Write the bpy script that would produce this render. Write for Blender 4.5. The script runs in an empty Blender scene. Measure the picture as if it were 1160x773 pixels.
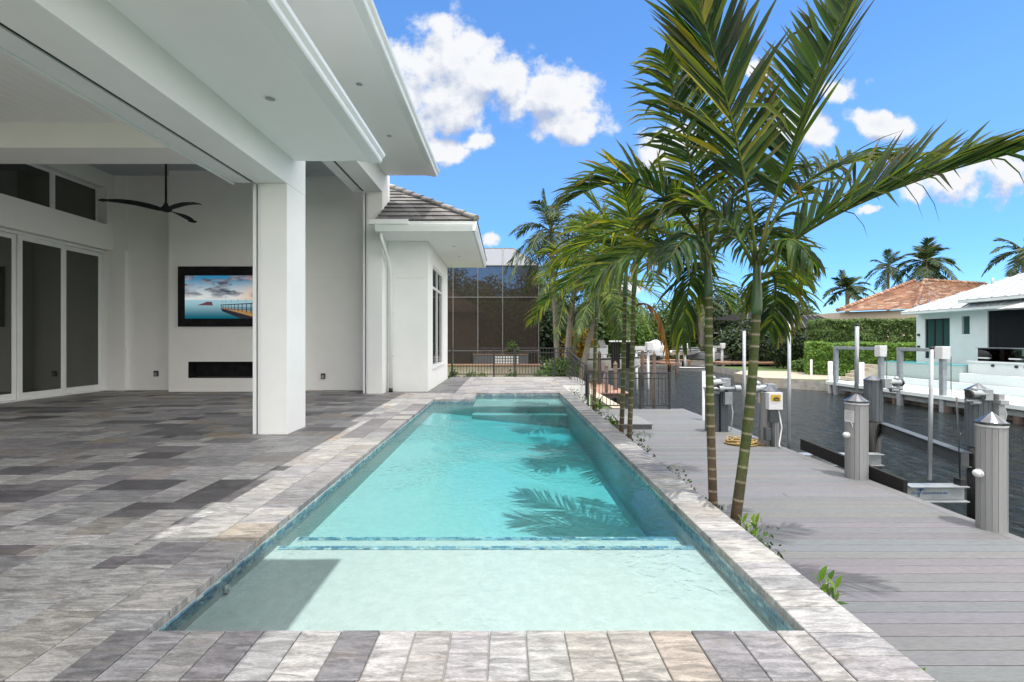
import bpy, bmesh, math, random
from mathutils import Vector, Matrix, Euler, Quaternion, noise as mnoise

SC = bpy.context.scene
COL = SC.collection
R = math.radians

# ------------------------------------------------------------------ camera
EYE = 1.30                      # eye height over the patio (patio = z 0)
FPX, CX, CY = 515.0, 573.0, 386.0   # measured from the photograph (1160 px wide)
cam_d = bpy.data.cameras.new('camera')
cam_d.sensor_width = 36.0
cam_d.lens = 36.0 * FPX / 1160.0
cam_d.shift_x = (580.0 - CX) / 1160.0
cam_d.shift_y = 0.0
cam_d.clip_start = 0.05
cam_d.clip_end = 6000
cam = bpy.data.objects.new('camera', cam_d)
COL.objects.link(cam)
cam.location = (0, 0, EYE)
cam.rotation_euler = (R(90), 0, 0)
SC.camera = cam

# ------------------------------------------------------------------ light
SUN_DIR = Vector((-0.15, 0.20, -1.0)).normalized()      # the way the light travels
to_sun = -SUN_DIR
SUN_EL = math.asin(to_sun.z)
SUN_AZ = math.atan2(to_sun.x, to_sun.y)
sd = bpy.data.lights.new('sun', 'SUN')
sd.energy = 2.0
sd.angle = R(0.5)
sd.color = (1.0, 0.96, 0.90)
so = bpy.data.objects.new('sun', sd)
COL.objects.link(so)
so.rotation_euler = SUN_DIR.to_track_quat('-Z', 'Y').to_euler()
so.location = (8, -10, 40)

vs = SC.view_settings
vs.view_transform = 'Standard'
vs.look = 'None'
vs.gamma = 1.0
vs.use_curve_mapping = False
vs.exposure = 1.13
SC.render.film_transparent = False
SC.cycles.use_denoising = True
SC.cycles.max_bounces = 10
SC.cycles.diffuse_bounces = 5
SC.cycles.transparent_max_bounces = 16
SC.cycles.sample_clamp_indirect = 6.0
SC.cycles.caustics_reflective = False
SC.cycles.caustics_refractive = False

# node helpers ------------------------------------------------------------
class NT:
    def __init__(s, tree):
        s.t = tree
    def n(s, typ, **kw):
        nd = s.t.nodes.new(typ)
        for k, v in kw.items():
            if k.startswith('i_'):
                key = k[2:]
                key = int(key) if key.isdigit() else key.replace('_', ' ')
                sock = nd.inputs[key]
                if isinstance(v, bpy.types.NodeSocket):
                    s.t.links.new(v, sock)
                else:
                    sock.default_value = v
            else:
                setattr(nd, k, v)
        return nd
    def link(s, a, b):
        s.t.links.new(a, b)
    def math(s, op, a, b=None, clamp=False):
        nd = s.t.nodes.new('ShaderNodeMath'); nd.operation = op; nd.use_clamp = clamp
        for i, v in enumerate((a, b)):
            if v is None: continue
            if isinstance(v, bpy.types.NodeSocket): s.t.links.new(v, nd.inputs[i])
            else: nd.inputs[i].default_value = v
        return nd.outputs[0]
    def vmath(s, op, a, b=None, scale=None):
        nd = s.t.nodes.new('ShaderNodeVectorMath'); nd.operation = op
        for i, v in enumerate((a, b)):
            if v is None: continue
            if isinstance(v, bpy.types.NodeSocket): s.t.links.new(v, nd.inputs[i])
            else: nd.inputs[i].default_value = v
        if scale is not None: nd.inputs['Scale'].default_value = scale
        return nd
    def mix(s, fac, a, b, blend='MIX'):
        nd = s.t.nodes.new('ShaderNodeMix'); nd.data_type = 'RGBA'; nd.blend_type = blend
        for sock, v in ((nd.inputs[0], fac), (nd.inputs[6], a), (nd.inputs[7], b)):
            if isinstance(v, bpy.types.NodeSocket): s.t.links.new(v, sock)
            elif isinstance(v, (int, float)): sock.default_value = v
            else: sock.default_value = (*v[:3], 1)
        return nd.outputs[2]
    def smooth(s, v, lo, hi, a=0.0, b=1.0):
        nd = s.t.nodes.new('ShaderNodeMapRange'); nd.interpolation_type = 'SMOOTHSTEP'
        s.t.links.new(v, nd.inputs[0])
        nd.inputs[1].default_value = lo; nd.inputs[2].default_value = hi
        nd.inputs[3].default_value = a; nd.inputs[4].default_value = b
        return nd.outputs[0]

# ------------------------------------------------------------------ sky and clouds (world, by direction)
def pxuv(x, y):
    return ((x - CX) / FPX, (CY - y) / FPX)

# cumulus clouds: (x, y, radius x, radius y) measured on the photograph, kept as directions
CLOUDS = [(470, 78, 42, 36), (510, 62, 46, 44), (540, 84, 52, 50), (500, 118, 60, 48), (575, 100, 40, 36), (618, 108, 42, 34),
          (655, 112, 36, 36), (640, 140, 44, 26), (500, 165, 48, 18), (450, 110, 50, 60), (540, 162, 22, 10),
          (520, 168, 30, 12), (745, 172, 34, 26), (775, 160, 30, 30), (905, 140, 30, 26), (945, 100, 32, 15),
          (862, 80, 22, 14), (993, 140, 40, 22), (925, 152, 26, 20), (1085, 205, 46, 20), (1140, 200, 50, 30), (1200, 190, 70, 36),
          (1040, 212, 26, 14), (497, 178, 14, 6), (553, 273, 14, 6),
          (985, 238, 16, 5), (1300, 120, 60, 40), (1050, 292, 14, 5), (700, 330, 30, 10), (330, 60, 60, 40), (180, 130, 80, 46)]

def density_group():
    g = bpy.data.node_groups.new('cloud_density', 'ShaderNodeTree')
    g.interface.new_socket('P', in_out='INPUT', socket_type='NodeSocketVector')
    g.interface.new_socket('D', in_out='OUTPUT', socket_type='NodeSocketFloat')
    t = NT(g)
    gi = t.n('NodeGroupInput'); go = t.n('NodeGroupOutput')
    P = gi.outputs[0]
    # domain warp for billows
    w1 = t.n('ShaderNodeTexNoise', i_Scale=9.0, i_Detail=5.0, i_Roughness=0.6); t.link(P, w1.inputs['Vector'])
    wv = t.vmath('SUBTRACT', w1.outputs['Color'], (0.5, 0.5, 0.5)).outputs[0]
    wv = t.vmath('SCALE', wv, scale=0.075).outputs[0]
    Q = t.vmath('ADD', P, wv).outputs[0]
    acc = None
    for (x, y, rx, ry) in CLOUDS:
        u, v = pxuv(x, y)
        d = t.vmath('SUBTRACT', Q, (u, v, 0)).outputs[0]
        d = t.vmath('MULTIPLY', d, (FPX / (rx*1.12), FPX / (ry*1.12), 0)).outputs[0]
        L = t.vmath('LENGTH', d).outputs['Value']
        L = t.math('SUBTRACT', 1.0, L)
        acc = L if acc is None else t.math('SMOOTH_MAX', acc, L)
    for nd in g.nodes:
        if nd.type == 'MATH' and nd.operation == 'SMOOTH_MAX':
            nd.inputs[2].default_value = 0.25
    f1 = t.n('ShaderNodeTexNoise', i_Scale=16.0, i_Detail=9.0, i_Roughness=0.62); t.link(P, f1.inputs['Vector'])
    vo = t.n('ShaderNodeTexVoronoi', i_Scale=17.0); vo.feature = 'SMOOTH_F1'; vo.inputs['Smoothness'].default_value = 0.6
    t.link(Q, vo.inputs['Vector'])
    a = t.math('MULTIPLY', t.math('SUBTRACT', f1.outputs[0], 0.5), 1.8)
    b = t.math('MULTIPLY', t.math('SUBTRACT', 0.48, vo.outputs['Distance']), 0.70)
    acc = t.math('MAXIMUM', acc, -1.2)
    r = t.math('ADD', t.math('ADD', acc, a), b)
    t.link(r, go.inputs[0])
    return g

SKY_STRENGTH = 0.15
def make_world():
    w = bpy.data.worlds.new('World'); SC.world = w; w.use_nodes = True
    t = NT(w.node_tree); w.node_tree.nodes.clear()
    sky = t.n('ShaderNodeTexSky'); sky.sky_type = 'NISHITA'; sky.sun_disc = False
    sky.sun_elevation = SUN_EL; sky.sun_rotation = SUN_AZ
    sky.altitude = 1200; sky.air_density = 1.0; sky.dust_density = 0.15; sky.ozone_density = 2.5
    hs = t.n('ShaderNodeHueSaturation'); hs.inputs['Saturation'].default_value = 1.16; hs.inputs['Value'].default_value = 0.90
    hs.inputs['Hue'].default_value = 0.500
    tc = t.n('ShaderNodeTexCoord')
    sp = t.n('ShaderNodeSeparateXYZ'); t.link(tc.outputs['Generated'], sp.inputs[0])
    low = t.smooth(sp.outputs[2], .0, .42)
    t.link(t.mix(1.0, sky.outputs[0], t.mix(low, (.50,.64,.86), (.92,.96,1.0)), 'MULTIPLY'), hs.inputs['Color'])
    dy = t.math('MAXIMUM', sp.outputs[1], 0.05)
    u = t.math('DIVIDE', sp.outputs[0], dy); v = t.math('DIVIDE', sp.outputs[2], dy)
    cb = t.n('ShaderNodeCombineXYZ'); t.link(u, cb.inputs[0]); t.link(v, cb.inputs[1])
    P = cb.outputs[0]
    g = density_group()
    def dens(vec):
        nd = t.n('ShaderNodeGroup'); nd.node_tree = g
        t.link(vec, nd.inputs[0]); return nd.outputs[0]
    D0 = dens(P)
    D1 = dens(t.vmath('ADD', P, (0.012, 0.045, 0)).outputs[0])
    alpha = t.smooth(D0, -0.02, 0.52)
    front = t.smooth(sp.outputs[1], 0.05, 0.2)
    up = t.smooth(v, -0.02, 0.08)
    alpha = t.math('MULTIPLY', t.math('MULTIPLY', alpha, front), up)
    # added unseen bright cloud (overhead and behind) that fills the shade, by direction
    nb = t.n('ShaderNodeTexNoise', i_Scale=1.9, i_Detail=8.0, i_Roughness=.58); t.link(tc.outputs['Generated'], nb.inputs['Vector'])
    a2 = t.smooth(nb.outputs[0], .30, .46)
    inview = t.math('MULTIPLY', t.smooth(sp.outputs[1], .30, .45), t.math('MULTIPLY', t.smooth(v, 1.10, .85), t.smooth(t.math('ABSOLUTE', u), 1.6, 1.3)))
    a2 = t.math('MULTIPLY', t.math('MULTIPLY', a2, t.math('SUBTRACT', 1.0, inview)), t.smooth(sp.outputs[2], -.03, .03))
    diff = t.math('SUBTRACT', D0, D1)                 # positive on the side that faces the sun
    lit = t.math('ADD', t.math('MULTIPLY', diff, 1.25), 0.76, clamp=True)
    thick = t.smooth(D0, 0.7, 1.9, 0.0, 0.35)
    lit = t.math('SUBTRACT', lit, thick, clamp=True)
    ccol = t.mix(lit, (1.45, 1.68, 2.25), (2.85, 2.9, 2.98))
    col = t.mix(alpha, hs.outputs[0], ccol)
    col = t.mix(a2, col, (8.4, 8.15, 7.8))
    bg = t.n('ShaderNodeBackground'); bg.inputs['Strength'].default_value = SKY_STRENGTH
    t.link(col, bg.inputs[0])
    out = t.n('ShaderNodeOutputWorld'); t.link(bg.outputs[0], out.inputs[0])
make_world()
SC.world.cycles.sampling_method = 'MANUAL'
SC.world.cycles.sample_map_resolution = 1024

# ------------------------------------------------------------------ geometry helpers
WL = {}
def P(x, y, d):
    """photograph position (px) at depth d -> world point"""
    return Vector(((x - CX) * d / FPX, d, EYE - (y - CY) * d / FPX))

class MB:
    def __init__(s):
        s.v = []; s.f = []; s.m = []; s.c = None; s.sm = []
    def face(s, idx, mi=0, sm=False):
        s.f.append(tuple(idx)); s.m.append(mi); s.sm.append(sm)
    def add(s, pts):
        i = len(s.v); s.v.extend([tuple(p) for p in pts]); return i
    def quad(s, a, b, c, d, mi=0):
        i = s.add((a, b, c, d)); s.face((i, i+1, i+2, i+3), mi); return s
    def poly(s, pts, mi=0):
        i = s.add(pts); s.face(range(i, i+len(pts)), mi); return s
    def box(s, x0, x1, y0, y1, z0, z1, mi=0):
        if x0 > x1: x0, x1 = x1, x0
        if y0 > y1: y0, y1 = y1, y0
        if z0 > z1: z0, z1 = z1, z0
        i = s.add([(x0,y0,z0),(x1,y0,z0),(x1,y1,z0),(x0,y1,z0),(x0,y0,z1),(x1,y0,z1),(x1,y1,z1),(x0,y1,z1)])
        for q in ((0,3,2,1),(4,5,6,7),(0,1,5,4),(1,2,6,5),(2,3,7,6),(3,0,4,7)):
            s.face([i+k for k in q], mi)
        return s
    def bar(s, a, b, w, h, up=(0,0,1), mi=0):
        """rectangular bar from a to b"""
        a = Vector(a); b = Vector(b); t = (b-a).normalized(); u = Vector(up)
        sd_ = t.cross(u)
        if sd_.length < 1e-4: sd_ = t.cross(Vector((1,0,0)))
        sd_.normalize(); u = sd_.cross(t)
        pts = []
        for p in (a, b):
            for (i, j) in ((-1,-1),(1,-1),(1,1),(-1,1)):
                pts.append(p + sd_*(i*w/2) + u*(j*h/2))
        i = s.add(pts)
        for q in ((0,1,2,3),(7,6,5,4),(0,4,5,1),(1,5,6,2),(2,6,7,3),(3,7,4,0)):
            s.face([i+k for k in q], mi)
        return s
    def tube(s, pts, rad, n=10, mi=0, cap=True, sm=True):
        pts = [Vector(p) for p in pts]
        if isinstance(rad, (int, float)): rad = [rad]*len(pts)
        rings = []
        ref = None
        for k, p in enumerate(pts):
            t = (pts[min(k+1, len(pts)-1)] - pts[max(k-1, 0)])
            if t.length < 1e-9: t = Vector((0,0,1))
            t.normalize()
            if ref is None:
                ref = Vector((0,0,1)) if abs(t.z) < .9 else Vector((1,0,0))
            e1 = (ref - t*ref.dot(t))
            if e1.length < 1e-5:
                ref = Vector((0,1,0)); e1 = ref - t*ref.dot(t)
            e1.normalize(); ref = e1
            e2 = t.cross(e1)
            rings.append(s.add([p + e1*(rad[k]*math.cos(2*math.pi*j/n)) + e2*(rad[k]*math.sin(2*math.pi*j/n)) for j in range(n)]))
        for a, b in zip(rings, rings[1:]):
            for j in range(n):
                s.face((a+j, a+(j+1) % n, b+(j+1) % n, b+j), mi, sm)
        if cap:
            s.face([rings[0]+j for j in range(n)][::-1], mi)
            s.face([rings[-1]+j for j in range(n)], mi)
        return s
    def cyl(s, p0, p1, r0, r1=None, n=16, mi=0, cap=True, sm=True):
        return s.tube([p0, p1], [r0, r0 if r1 is None else r1], n, mi, cap, sm)
    def ball(s, c, r, n=12, m=8, mi=0, sz=(1,1,1)):
        c = Vector(c); rings = []
        for a in range(1, m):
            th = math.pi*a/m
            rings.append(s.add([(c.x + r*sz[0]*math.sin(th)*math.cos(2*math.pi*j/n), c.y + r*sz[1]*math.sin(th)*math.sin(2*math.pi*j/n), c.z + r*sz[2]*math.cos(th)) for j in range(n)]))
        top = s.add([(c.x, c.y, c.z+r*sz[2])]); bot = s.add([(c.x, c.y, c.z-r*sz[2])])
        for j in range(n):
            s.face((top, rings[0]+j, rings[0]+(j+1) % n), mi, True)
            s.face((rings[-1]+j, bot, rings[-1]+(j+1) % n), mi, True)
        for a, b in zip(rings, rings[1:]):
            for j in range(n):
                s.face((a+j, b+j, b+(j+1) % n, a+(j+1) % n), mi, True)
        return s
    def extr(s, prof, y0, y1, mi=0):
        """profile of (x, z) points carried along y"""
        n = len(prof)
        i = s.add([(x, y0, z) for x, z in prof]); j = s.add([(x, y1, z) for x, z in prof])
        for k in range(n):
            k2 = (k+1) % n
            s.face((i+k, i+k2, j+k2, j+k), mi)
        s.face([i+k for k in range(n)][::-1], mi); s.face([j+k for k in range(n)], mi)
        return s
    def extrx(s, prof, x0, x1, mi=0):
        """profile of (y, z) points carried along x"""
        n = len(prof)
        i = s.add([(x0, y, z) for y, z in prof]); j = s.add([(x1, y, z) for y, z in prof])
        for k in range(n):
            k2 = (k+1) % n
            s.face((i+k, i+k2, j+k2, j+k), mi)
        s.face([i+k for k in range(n)][::-1], mi); s.face([j+k for k in range(n)], mi)
        return s
    def extrz(s, poly, z0, z1, mi=0):
        n = len(poly)
        i = s.add([(x, y, z0) for x, y in poly]); j = s.add([(x, y, z1) for x, y in poly])
        for k in range(n):
            k2 = (k+1) % n
            s.face((i+k, i+k2, j+k2, j+k), mi)
        s.face([i+k for k in range(n)][::-1], mi); s.face([j+k for k in range(n)], mi)
        return s
    def build(s, name, mats, parent=None, loc=None, bevel=0.0, col=None, fix=True):
        if parent is not None: off = WL[parent.name_full]
        else: off = Vector(loc) if loc is not None else Vector((0,0,0))
        me = bpy.data.meshes.new(name)
        me.from_pydata([(x-off.x, y-off.y, z-off.z) for x, y, z in s.v], [], s.f)
        if not isinstance(mats, (list, tuple)): mats = [mats]
        for m in mats: me.materials.append(m)
        me.polygons.foreach_set('material_index', s.m)
        me.polygons.foreach_set('use_smooth', s.sm)
        if col is not None:                # per-vertex colours: the thing's own colours (leaf to leaf, stone to stone)
            at = me.color_attributes.new('Col', 'FLOAT_COLOR', 'POINT')
            flat = []
            for c in col: flat.extend((c[0], c[1], c[2], 1.0))
            at.data.foreach_set('color', flat)
        me.update()
        if fix:
            bm = bmesh.new(); bm.from_mesh(me); bmesh.ops.recalc_face_normals(bm, faces=bm.faces[:]); bm.to_mesh(me); bm.free()
        o = bpy.data.objects.new(name, me); COL.objects.link(o)
        if parent is not None: o.parent = parent
        else: o.location = off
        WL[o.name_full] = off
        if bevel:
            b = o.modifiers.new('bevel', 'BEVEL'); b.width = bevel; b.segments = 2; b.limit_method = 'ANGLE'; b.angle_limit = R(40)
        return o

def tag(o, label=None, cat=None, group=None, kind=None):
    if label: o['label'] = label
    if cat: o['category'] = cat
    if group: o['group'] = group
    if kind: o['kind'] = kind
    return o

def thing(name, label, cat, loc, group=None):
    o = bpy.data.objects.new(name, None); COL.objects.link(o)
    o.empty_display_size = 0.2
    o.location = loc; WL[o.name_full] = Vector(loc)
    return tag(o, label, cat, group)

def dup(root, loc, label=None, rotz=None, scale=None, group=None):
    r = root.copy(); COL.objects.link(r); r.location = loc
    if rotz is not None: r.rotation_euler = (0, 0, rotz)
    if scale is not None: r.scale = scale if isinstance(scale, (tuple, list)) else (scale,)*3
    if label: r['label'] = label
    if group: r['group'] = group
    def rec(a, b):
        for ch in list(a.children):
            c = ch.copy(); COL.objects.link(c); c.parent = b
            rec(ch, c)
    rec(root, r)
    return r

# ------------------------------------------------------------------ materials
MATS = {}
def newmat(name):
    m = bpy.data.materials.new(name); m.use_nodes = True
    m.node_tree.nodes.clear()
    t = NT(m.node_tree)
    out = t.n('ShaderNodeOutputMaterial')
    MATS[name] = m
    return m, t, out

def surf(name, c1, c2=None, scale=6.0, rough=0.6, metal=0.0, bump=0.0, bscale=60.0, stretch=(1,1,1), detail=5.0, spec=0.5, rough2=None, lo=.35, hi=.65, third=None, tscale=40., tamt=.0, coat=0.0):
    m, t, out = newmat(name)
    b = t.n('ShaderNodeBsdfPrincipled')
    b.inputs['Roughness'].default_value = rough; b.inputs['Metallic'].default_value = metal
    b.inputs['Specular IOR Level'].default_value = spec
    b.inputs['Coat Weight'].default_value = coat
    tc = t.n('ShaderNodeTexCoord'); mp = t.n('ShaderNodeMapping'); mp.inputs['Scale'].default_value = stretch
    t.link(tc.outputs['Object'], mp.inputs[0])
    if c2 is not None:
        nz = t.n('ShaderNodeTexNoise', i_Scale=scale, i_Detail=detail, i_Roughness=0.62); t.link(mp.outputs[0], nz.inputs['Vector'])
        f = t.smooth(nz.outputs[0], lo, hi)
        c = t.mix(f, c1, c2)
        if third is not None:
            n3 = t.n('ShaderNodeTexNoise', i_Scale=tscale, i_Detail=3.0); t.link(mp.outputs[0], n3.inputs['Vector'])
            f3 = t.math('MULTIPLY', t.smooth(n3.outputs[0], .5, .72), tamt)
            c = t.mix(f3, c, third)
        t.link(c, b.inputs['Base Color'])
        if rough2 is not None:
            t.link(t.smooth(nz.outputs[0], lo, hi, rough, rough2), b.inputs['Roughness'])
    else:
        b.inputs['Base Color'].default_value = (*c1, 1)
    if bump:
        nb = t.n('ShaderNodeTexNoise', i_Scale=bscale, i_Detail=4.0); t.link(mp.outputs[0], nb.inputs['Vector'])
        bp = t.n('ShaderNodeBump'); bp.inputs['Strength'].default_value = bump; bp.inputs['Distance'].default_value = 0.01
        t.link(nb.outputs[0], bp.inputs['Height']); t.link(bp.outputs[0], b.inputs['Normal'])
    t.link(b.outputs[0], out.inputs[0])
    return m

def leafmat(name, trans=0.35, rough=0.42, spec=0.4, gain=1.0):
    m, t, out = newmat(name)
    at = t.n('ShaderNodeAttribute'); at.attribute_name = 'Col'
    b = t.n('ShaderNodeBsdfPrincipled'); b.inputs['Roughness'].default_value = rough
    b.inputs['Specular IOR Level'].default_value = spec
    t.link(at.outputs['Color'], b.inputs['Base Color'])
    tr = t.n('ShaderNodeBsdfTranslucent')
    tcol = t.mix(1.0, at.outputs['Color'], (1.9*gain, 1.7*gain, 0.7*gain), 'MULTIPLY')
    t.link(tcol, tr.inputs[0])
    mx = t.n('ShaderNodeMixShader'); mx.inputs[0].default_value = trans
    t.link(b.outputs[0], mx.inputs[1]); t.link(tr.outputs[0], mx.inputs[2])
    t.link(mx.outputs[0], out.inputs[0])
    return m

def colmat(name, rough=0.6, vein=0.35, scale=7.0, stretch=(1,1,1), bump=0.25, spec=0.4, third=None, tamt=0.0, fine=60.0):
    """per-piece colour attribute with mineral veining on top"""
    m, t, out = newmat(name)
    at = t.n('ShaderNodeAttribute'); at.attribute_name = 'Col'
    tc = t.n('ShaderNodeTexCoord'); mp = t.n('ShaderNodeMapping'); mp.inputs['Scale'].default_value = stretch
    t.link(tc.outputs['Object'], mp.inputs[0])
    # shift the veining from piece to piece with the piece's own colour
    sc = t.vmath('SCALE', at.outputs['Color'], scale=37.0).outputs[0]
    vec = t.vmath('ADD', mp.outputs[0], sc).outputs[0]
    n1 = t.n('ShaderNodeTexNoise', i_Scale=scale, i_Detail=8.0, i_Roughness=0.68, i_Distortion=0.8); t.link(vec, n1.inputs['Vector'])
    n2 = t.n('ShaderNodeTexNoise', i_Scale=fine, i_Detail=4.0, i_Roughness=0.6); t.link(vec, n2.inputs['Vector'])
    k = t.smooth(n1.outputs[0], .28, .72, 1.0-vein, 1.0+vein)
    k2 = t.smooth(n2.outputs[0], .3, .7, 0.80, 1.20)
    k = t.math('MULTIPLY', k, k2)
    c = t.vmath('SCALE', at.outputs['Color']); t.link(k, c.inputs['Scale'])
    c = c.outputs[0]
    if third is not None:
        n3 = t.n('ShaderNodeTexNoise', i_Scale=2.3, i_Detail=6.0, i_Distortion=1.5); t.link(vec, n3.inputs['Vector'])
        f3 = t.math('MULTIPLY', t.smooth(n3.outputs[0], .56, .70), tamt)
        c = t.mix(f3, c, third)
    b = t.n('ShaderNodeBsdfPrincipled'); b.inputs['Roughness'].default_value = rough
    b.inputs['Specular IOR Level'].default_value = spec
    t.link(c, b.inputs['Base Color'])
    t.link(t.smooth(n1.outputs[0], .3, .7, rough-.1, rough+.12), b.inputs['Roughness'])
    hb = t.math('ADD', n1.outputs[0], t.math('MULTIPLY', n2.outputs[0], 0.4))
    bp = t.n('ShaderNodeBump'); bp.inputs['Strength'].default_value = bump; bp.inputs['Distance'].default_value = 0.008
    t.link(hb, bp.inputs['Height']); t.link(bp.outputs[0], b.inputs['Normal'])
    t.link(b.outputs[0], out.inputs[0])
    return m

def glassmat(name, tint=(0.02,0.03,0.025), rough=0.02, spec=0.7):
    m, t, out = newmat(name)
    b = t.n('ShaderNodeBsdfPrincipled'); b.inputs['Base Color'].default_value = (*tint, 1)
    b.inputs['Roughness'].default_value = rough; b.inputs['Specular IOR Level'].default_value = spec; b.inputs['IOR'].default_value = 1.6
    t.link(b.outputs[0], out.inputs[0]); return m

def seemat(name, tint, mixf, rough=0.5, glossy=False):
    """thin sheet one sees through: screen mesh, railing glass"""
    m, t, out = newmat(name)
    tr = t.n('ShaderNodeBsdfTransparent'); tr.inputs[0].default_value = (*tint, 1) if glossy else (1,1,1,1)
    if glossy:
        g = t.n('ShaderNodeBsdfGlossy'); g.inputs['Roughness'].default_value = 0.02
        fr = t.n('ShaderNodeFresnel'); fr.inputs[0].default_value = 1.5
        mx = t.n('ShaderNodeMixShader'); t.link(fr.outputs[0], mx.inputs[0])
        t.link(tr.outputs[0], mx.inputs[1]); t.link(g.outputs[0], mx.inputs[2])
    else:
        d = t.n('ShaderNodeBsdfDiffuse'); d.inputs[0].default_value = (*tint, 1)
        mx = t.n('ShaderNodeMixShader'); mx.inputs[0].default_value = mixf
        t.link(tr.outputs[0], mx.inputs[1]); t.link(d.outputs[0], mx.inputs[2])
    t.link(mx.outputs[0], out.inputs[0]); return m

def emitmat(name, col, strength=1.0):
    m, t, out = newmat(name)
    e = t.n('ShaderNodeEmission'); e.inputs[0].default_value = (*col, 1); e.inputs[1].default_value = strength
    t.link(e.outputs[0], out.inputs[0]); return m

M = MATS
surf('stucco', (.86,.86,.85), (.82,.825,.82), 1.1, .85, bump=.12, bscale=140)
surf('stucco_inner', (.865,.855,.835), (.84,.83,.81), 1.6, .85, bump=.10, bscale=120)
surf('white_paint', (.80,.81,.81), (.77,.785,.79), 3.0, .35, bump=.02, bscale=30)
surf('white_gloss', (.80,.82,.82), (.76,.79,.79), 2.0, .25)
surf('room_wall', (.74,.73,.68), (.70,.69,.645), 1.5, .8)
surf('ceiling_paint', (.87,.868,.86), (.85,.848,.84), 1.2, .7)
surf('black_track', (.012,.012,.013), None, rough=.5)
surf('bronze', (.018,.016,.015), (.03,.027,.025), 12, .4)
surf('black_metal', (.014,.014,.015), (.024,.024,.026), 14, .42)
surf('black_matte', (.010,.010,.011), (.02,.02,.02), 5, .8, spec=.12)
glassmat('door_glass', (.030,.035,.026), .012, 1.0)
glassmat('window_glass', (.02,.03,.03), .02, .6)
colmat('stone', .52, .46, 8.0, (.75, 3.4, 1), .35, .35, (.30,.235,.165), .18, 85.)
surf('grout', (.26,.255,.245), (.20,.20,.195), 30, .9)
surf('plaster', (.475,.50,.482), (.43,.455,.44), 14, .7, third=(.33,.42,.42), tscale=75., tamt=.55, detail=9.)
colmat('mosaic', .25, .25, 30.0, (1,1,1), .05, .6)
colmat('deck_board', .62, .11, 6.0, (.5, 9, 9), .22, .3, fine=30.)
surf('deck_dark', (.09,.09,.095), (.07,.07,.075), 5, .8)
surf('soil', (.05,.038,.026), (.03,.024,.017), 20, .95, bump=.8, bscale=40)
surf('grass', (.06,.10,.02), (.045,.08,.018), 3, .95, bump=.6, bscale=60)
surf('sand', (.36,.32,.26), (.30,.265,.21), 6, .95, bump=.4, bscale=30)
surf('concrete', (.42,.40,.37), (.30,.29,.27), 3, .85, bump=.3, bscale=25, third=(.12,.12,.11), tscale=5, tamt=.4)
surf('seawall_beige', (.42,.375,.30), (.34,.30,.24), 4, .9)
surf('pvc_grey', (.27,.275,.28), (.22,.225,.23), 9, .5, stretch=(1,1,.06))
surf('lift_grey', (.26,.29,.32), (.20,.23,.25), 6, .5)
surf('pvc_dark', (.085,.10,.115), (.065,.078,.09), 8, .45, stretch=(1,1,.06))
surf('sleeve_black', (.008,.008,.009), (.014,.014,.014), 7, .35)
surf('aluminium', (.58,.60,.61), (.48,.50,.52), 7, .38, metal=.85)
surf('alu_dull', (.32,.345,.36), (.25,.275,.29), 7, .42, metal=.35)
surf('beam_grey', (.065,.075,.08), (.05,.056,.062), 7, .5)
surf('carpet_black', (.006,.006,.007), (.012,.012,.012), 30, .95)
surf('white_plastic', (.60,.61,.62), (.53,.54,.55), 12, .4)
surf('grey_plastic', (.32,.335,.345), (.26,.275,.285), 12, .45)
surf('yellow_sticker', (.50,.34,.03), (.45,.30,.02), 15, .4)
surf('hose_yellow', (.36,.25,.09), (.27,.18,.06), 30, .5)
surf('steel_pole', (.36,.38,.40), (.30,.32,.345), 5, .35, metal=.4)
surf('steel_cap', (.20,.21,.225), (.13,.135,.15), 5, .25, metal=1.0)
surf('blue_paint', (.03,.10,.22), None, rough=.5)
surf('wood_old', (.15,.115,.09), (.09,.07,.055), 5, .85, stretch=(1,1,.1), bump=.3)
surf('wood_dock', (.24,.135,.085), (.17,.095,.06), 4, .8, stretch=(1,6,1))
surf('wood_pile', (.075,.052,.042), (.04,.03,.025), 6, .9, stretch=(1,1,.15))
surf('boat_white', (.58,.59,.60), (.53,.545,.56), 3, .25)
surf('shrink_wrap', (.60,.62,.64), (.50,.52,.55), 3, .4, bump=.8, bscale=4)
surf('metal_roof', (.44,.475,.50), (.41,.445,.475), 2, .38, metal=.1)
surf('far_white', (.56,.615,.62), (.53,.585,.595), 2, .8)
colmat('roof_tile', .6, .30, 9, (1,1,1), .3, .35)
colmat('clay_tile', .75, .30, 5, (1,1,1), .3, .2)
surf('far_beige', (.50,.42,.34), (.45,.38,.31), 2, .9)
surf('pool_blue', (.10,.45,.48), (.08,.40,.44), 3, .15)
surf('bark', (.22,.19,.16), (.12,.10,.085), 6, .9, bump=.6, bscale=20, stretch=(1,1,.5))
surf('bark_pale', (.32,.29,.25), (.20,.18,.155), 5, .9, bump=.5, bscale=20, stretch=(1,1,2))
leafmat('palm_leaf', .43, .50, .16, 1.12)
leafmat('palm_far', .25, .5, .3)
leafmat('tree_leaf', .22, .5, .3)
leafmat('shrub_leaf', .34, .35, .45)
seemat('screen_mesh', (.038,.032,.028), .84)
seemat('door_pane', (.80,.83,.75), 0, glossy=True)
surf('bronze_grey', (.15,.145,.14), (.11,.105,.10), 6, .5)
seemat('screen_sunlit', (.26,.26,.265), .70)  # cage mesh for the roof, its sunlit paleness put into the colour
seemat('rail_glass', (.82,.92,.90), 0, glossy=True)
# ================================================================== SETTING
DZ, WZ, LZ = -0.685, -1.25, -0.75        # dock level, canal level, lawn level
rng = random.Random(7)

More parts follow.
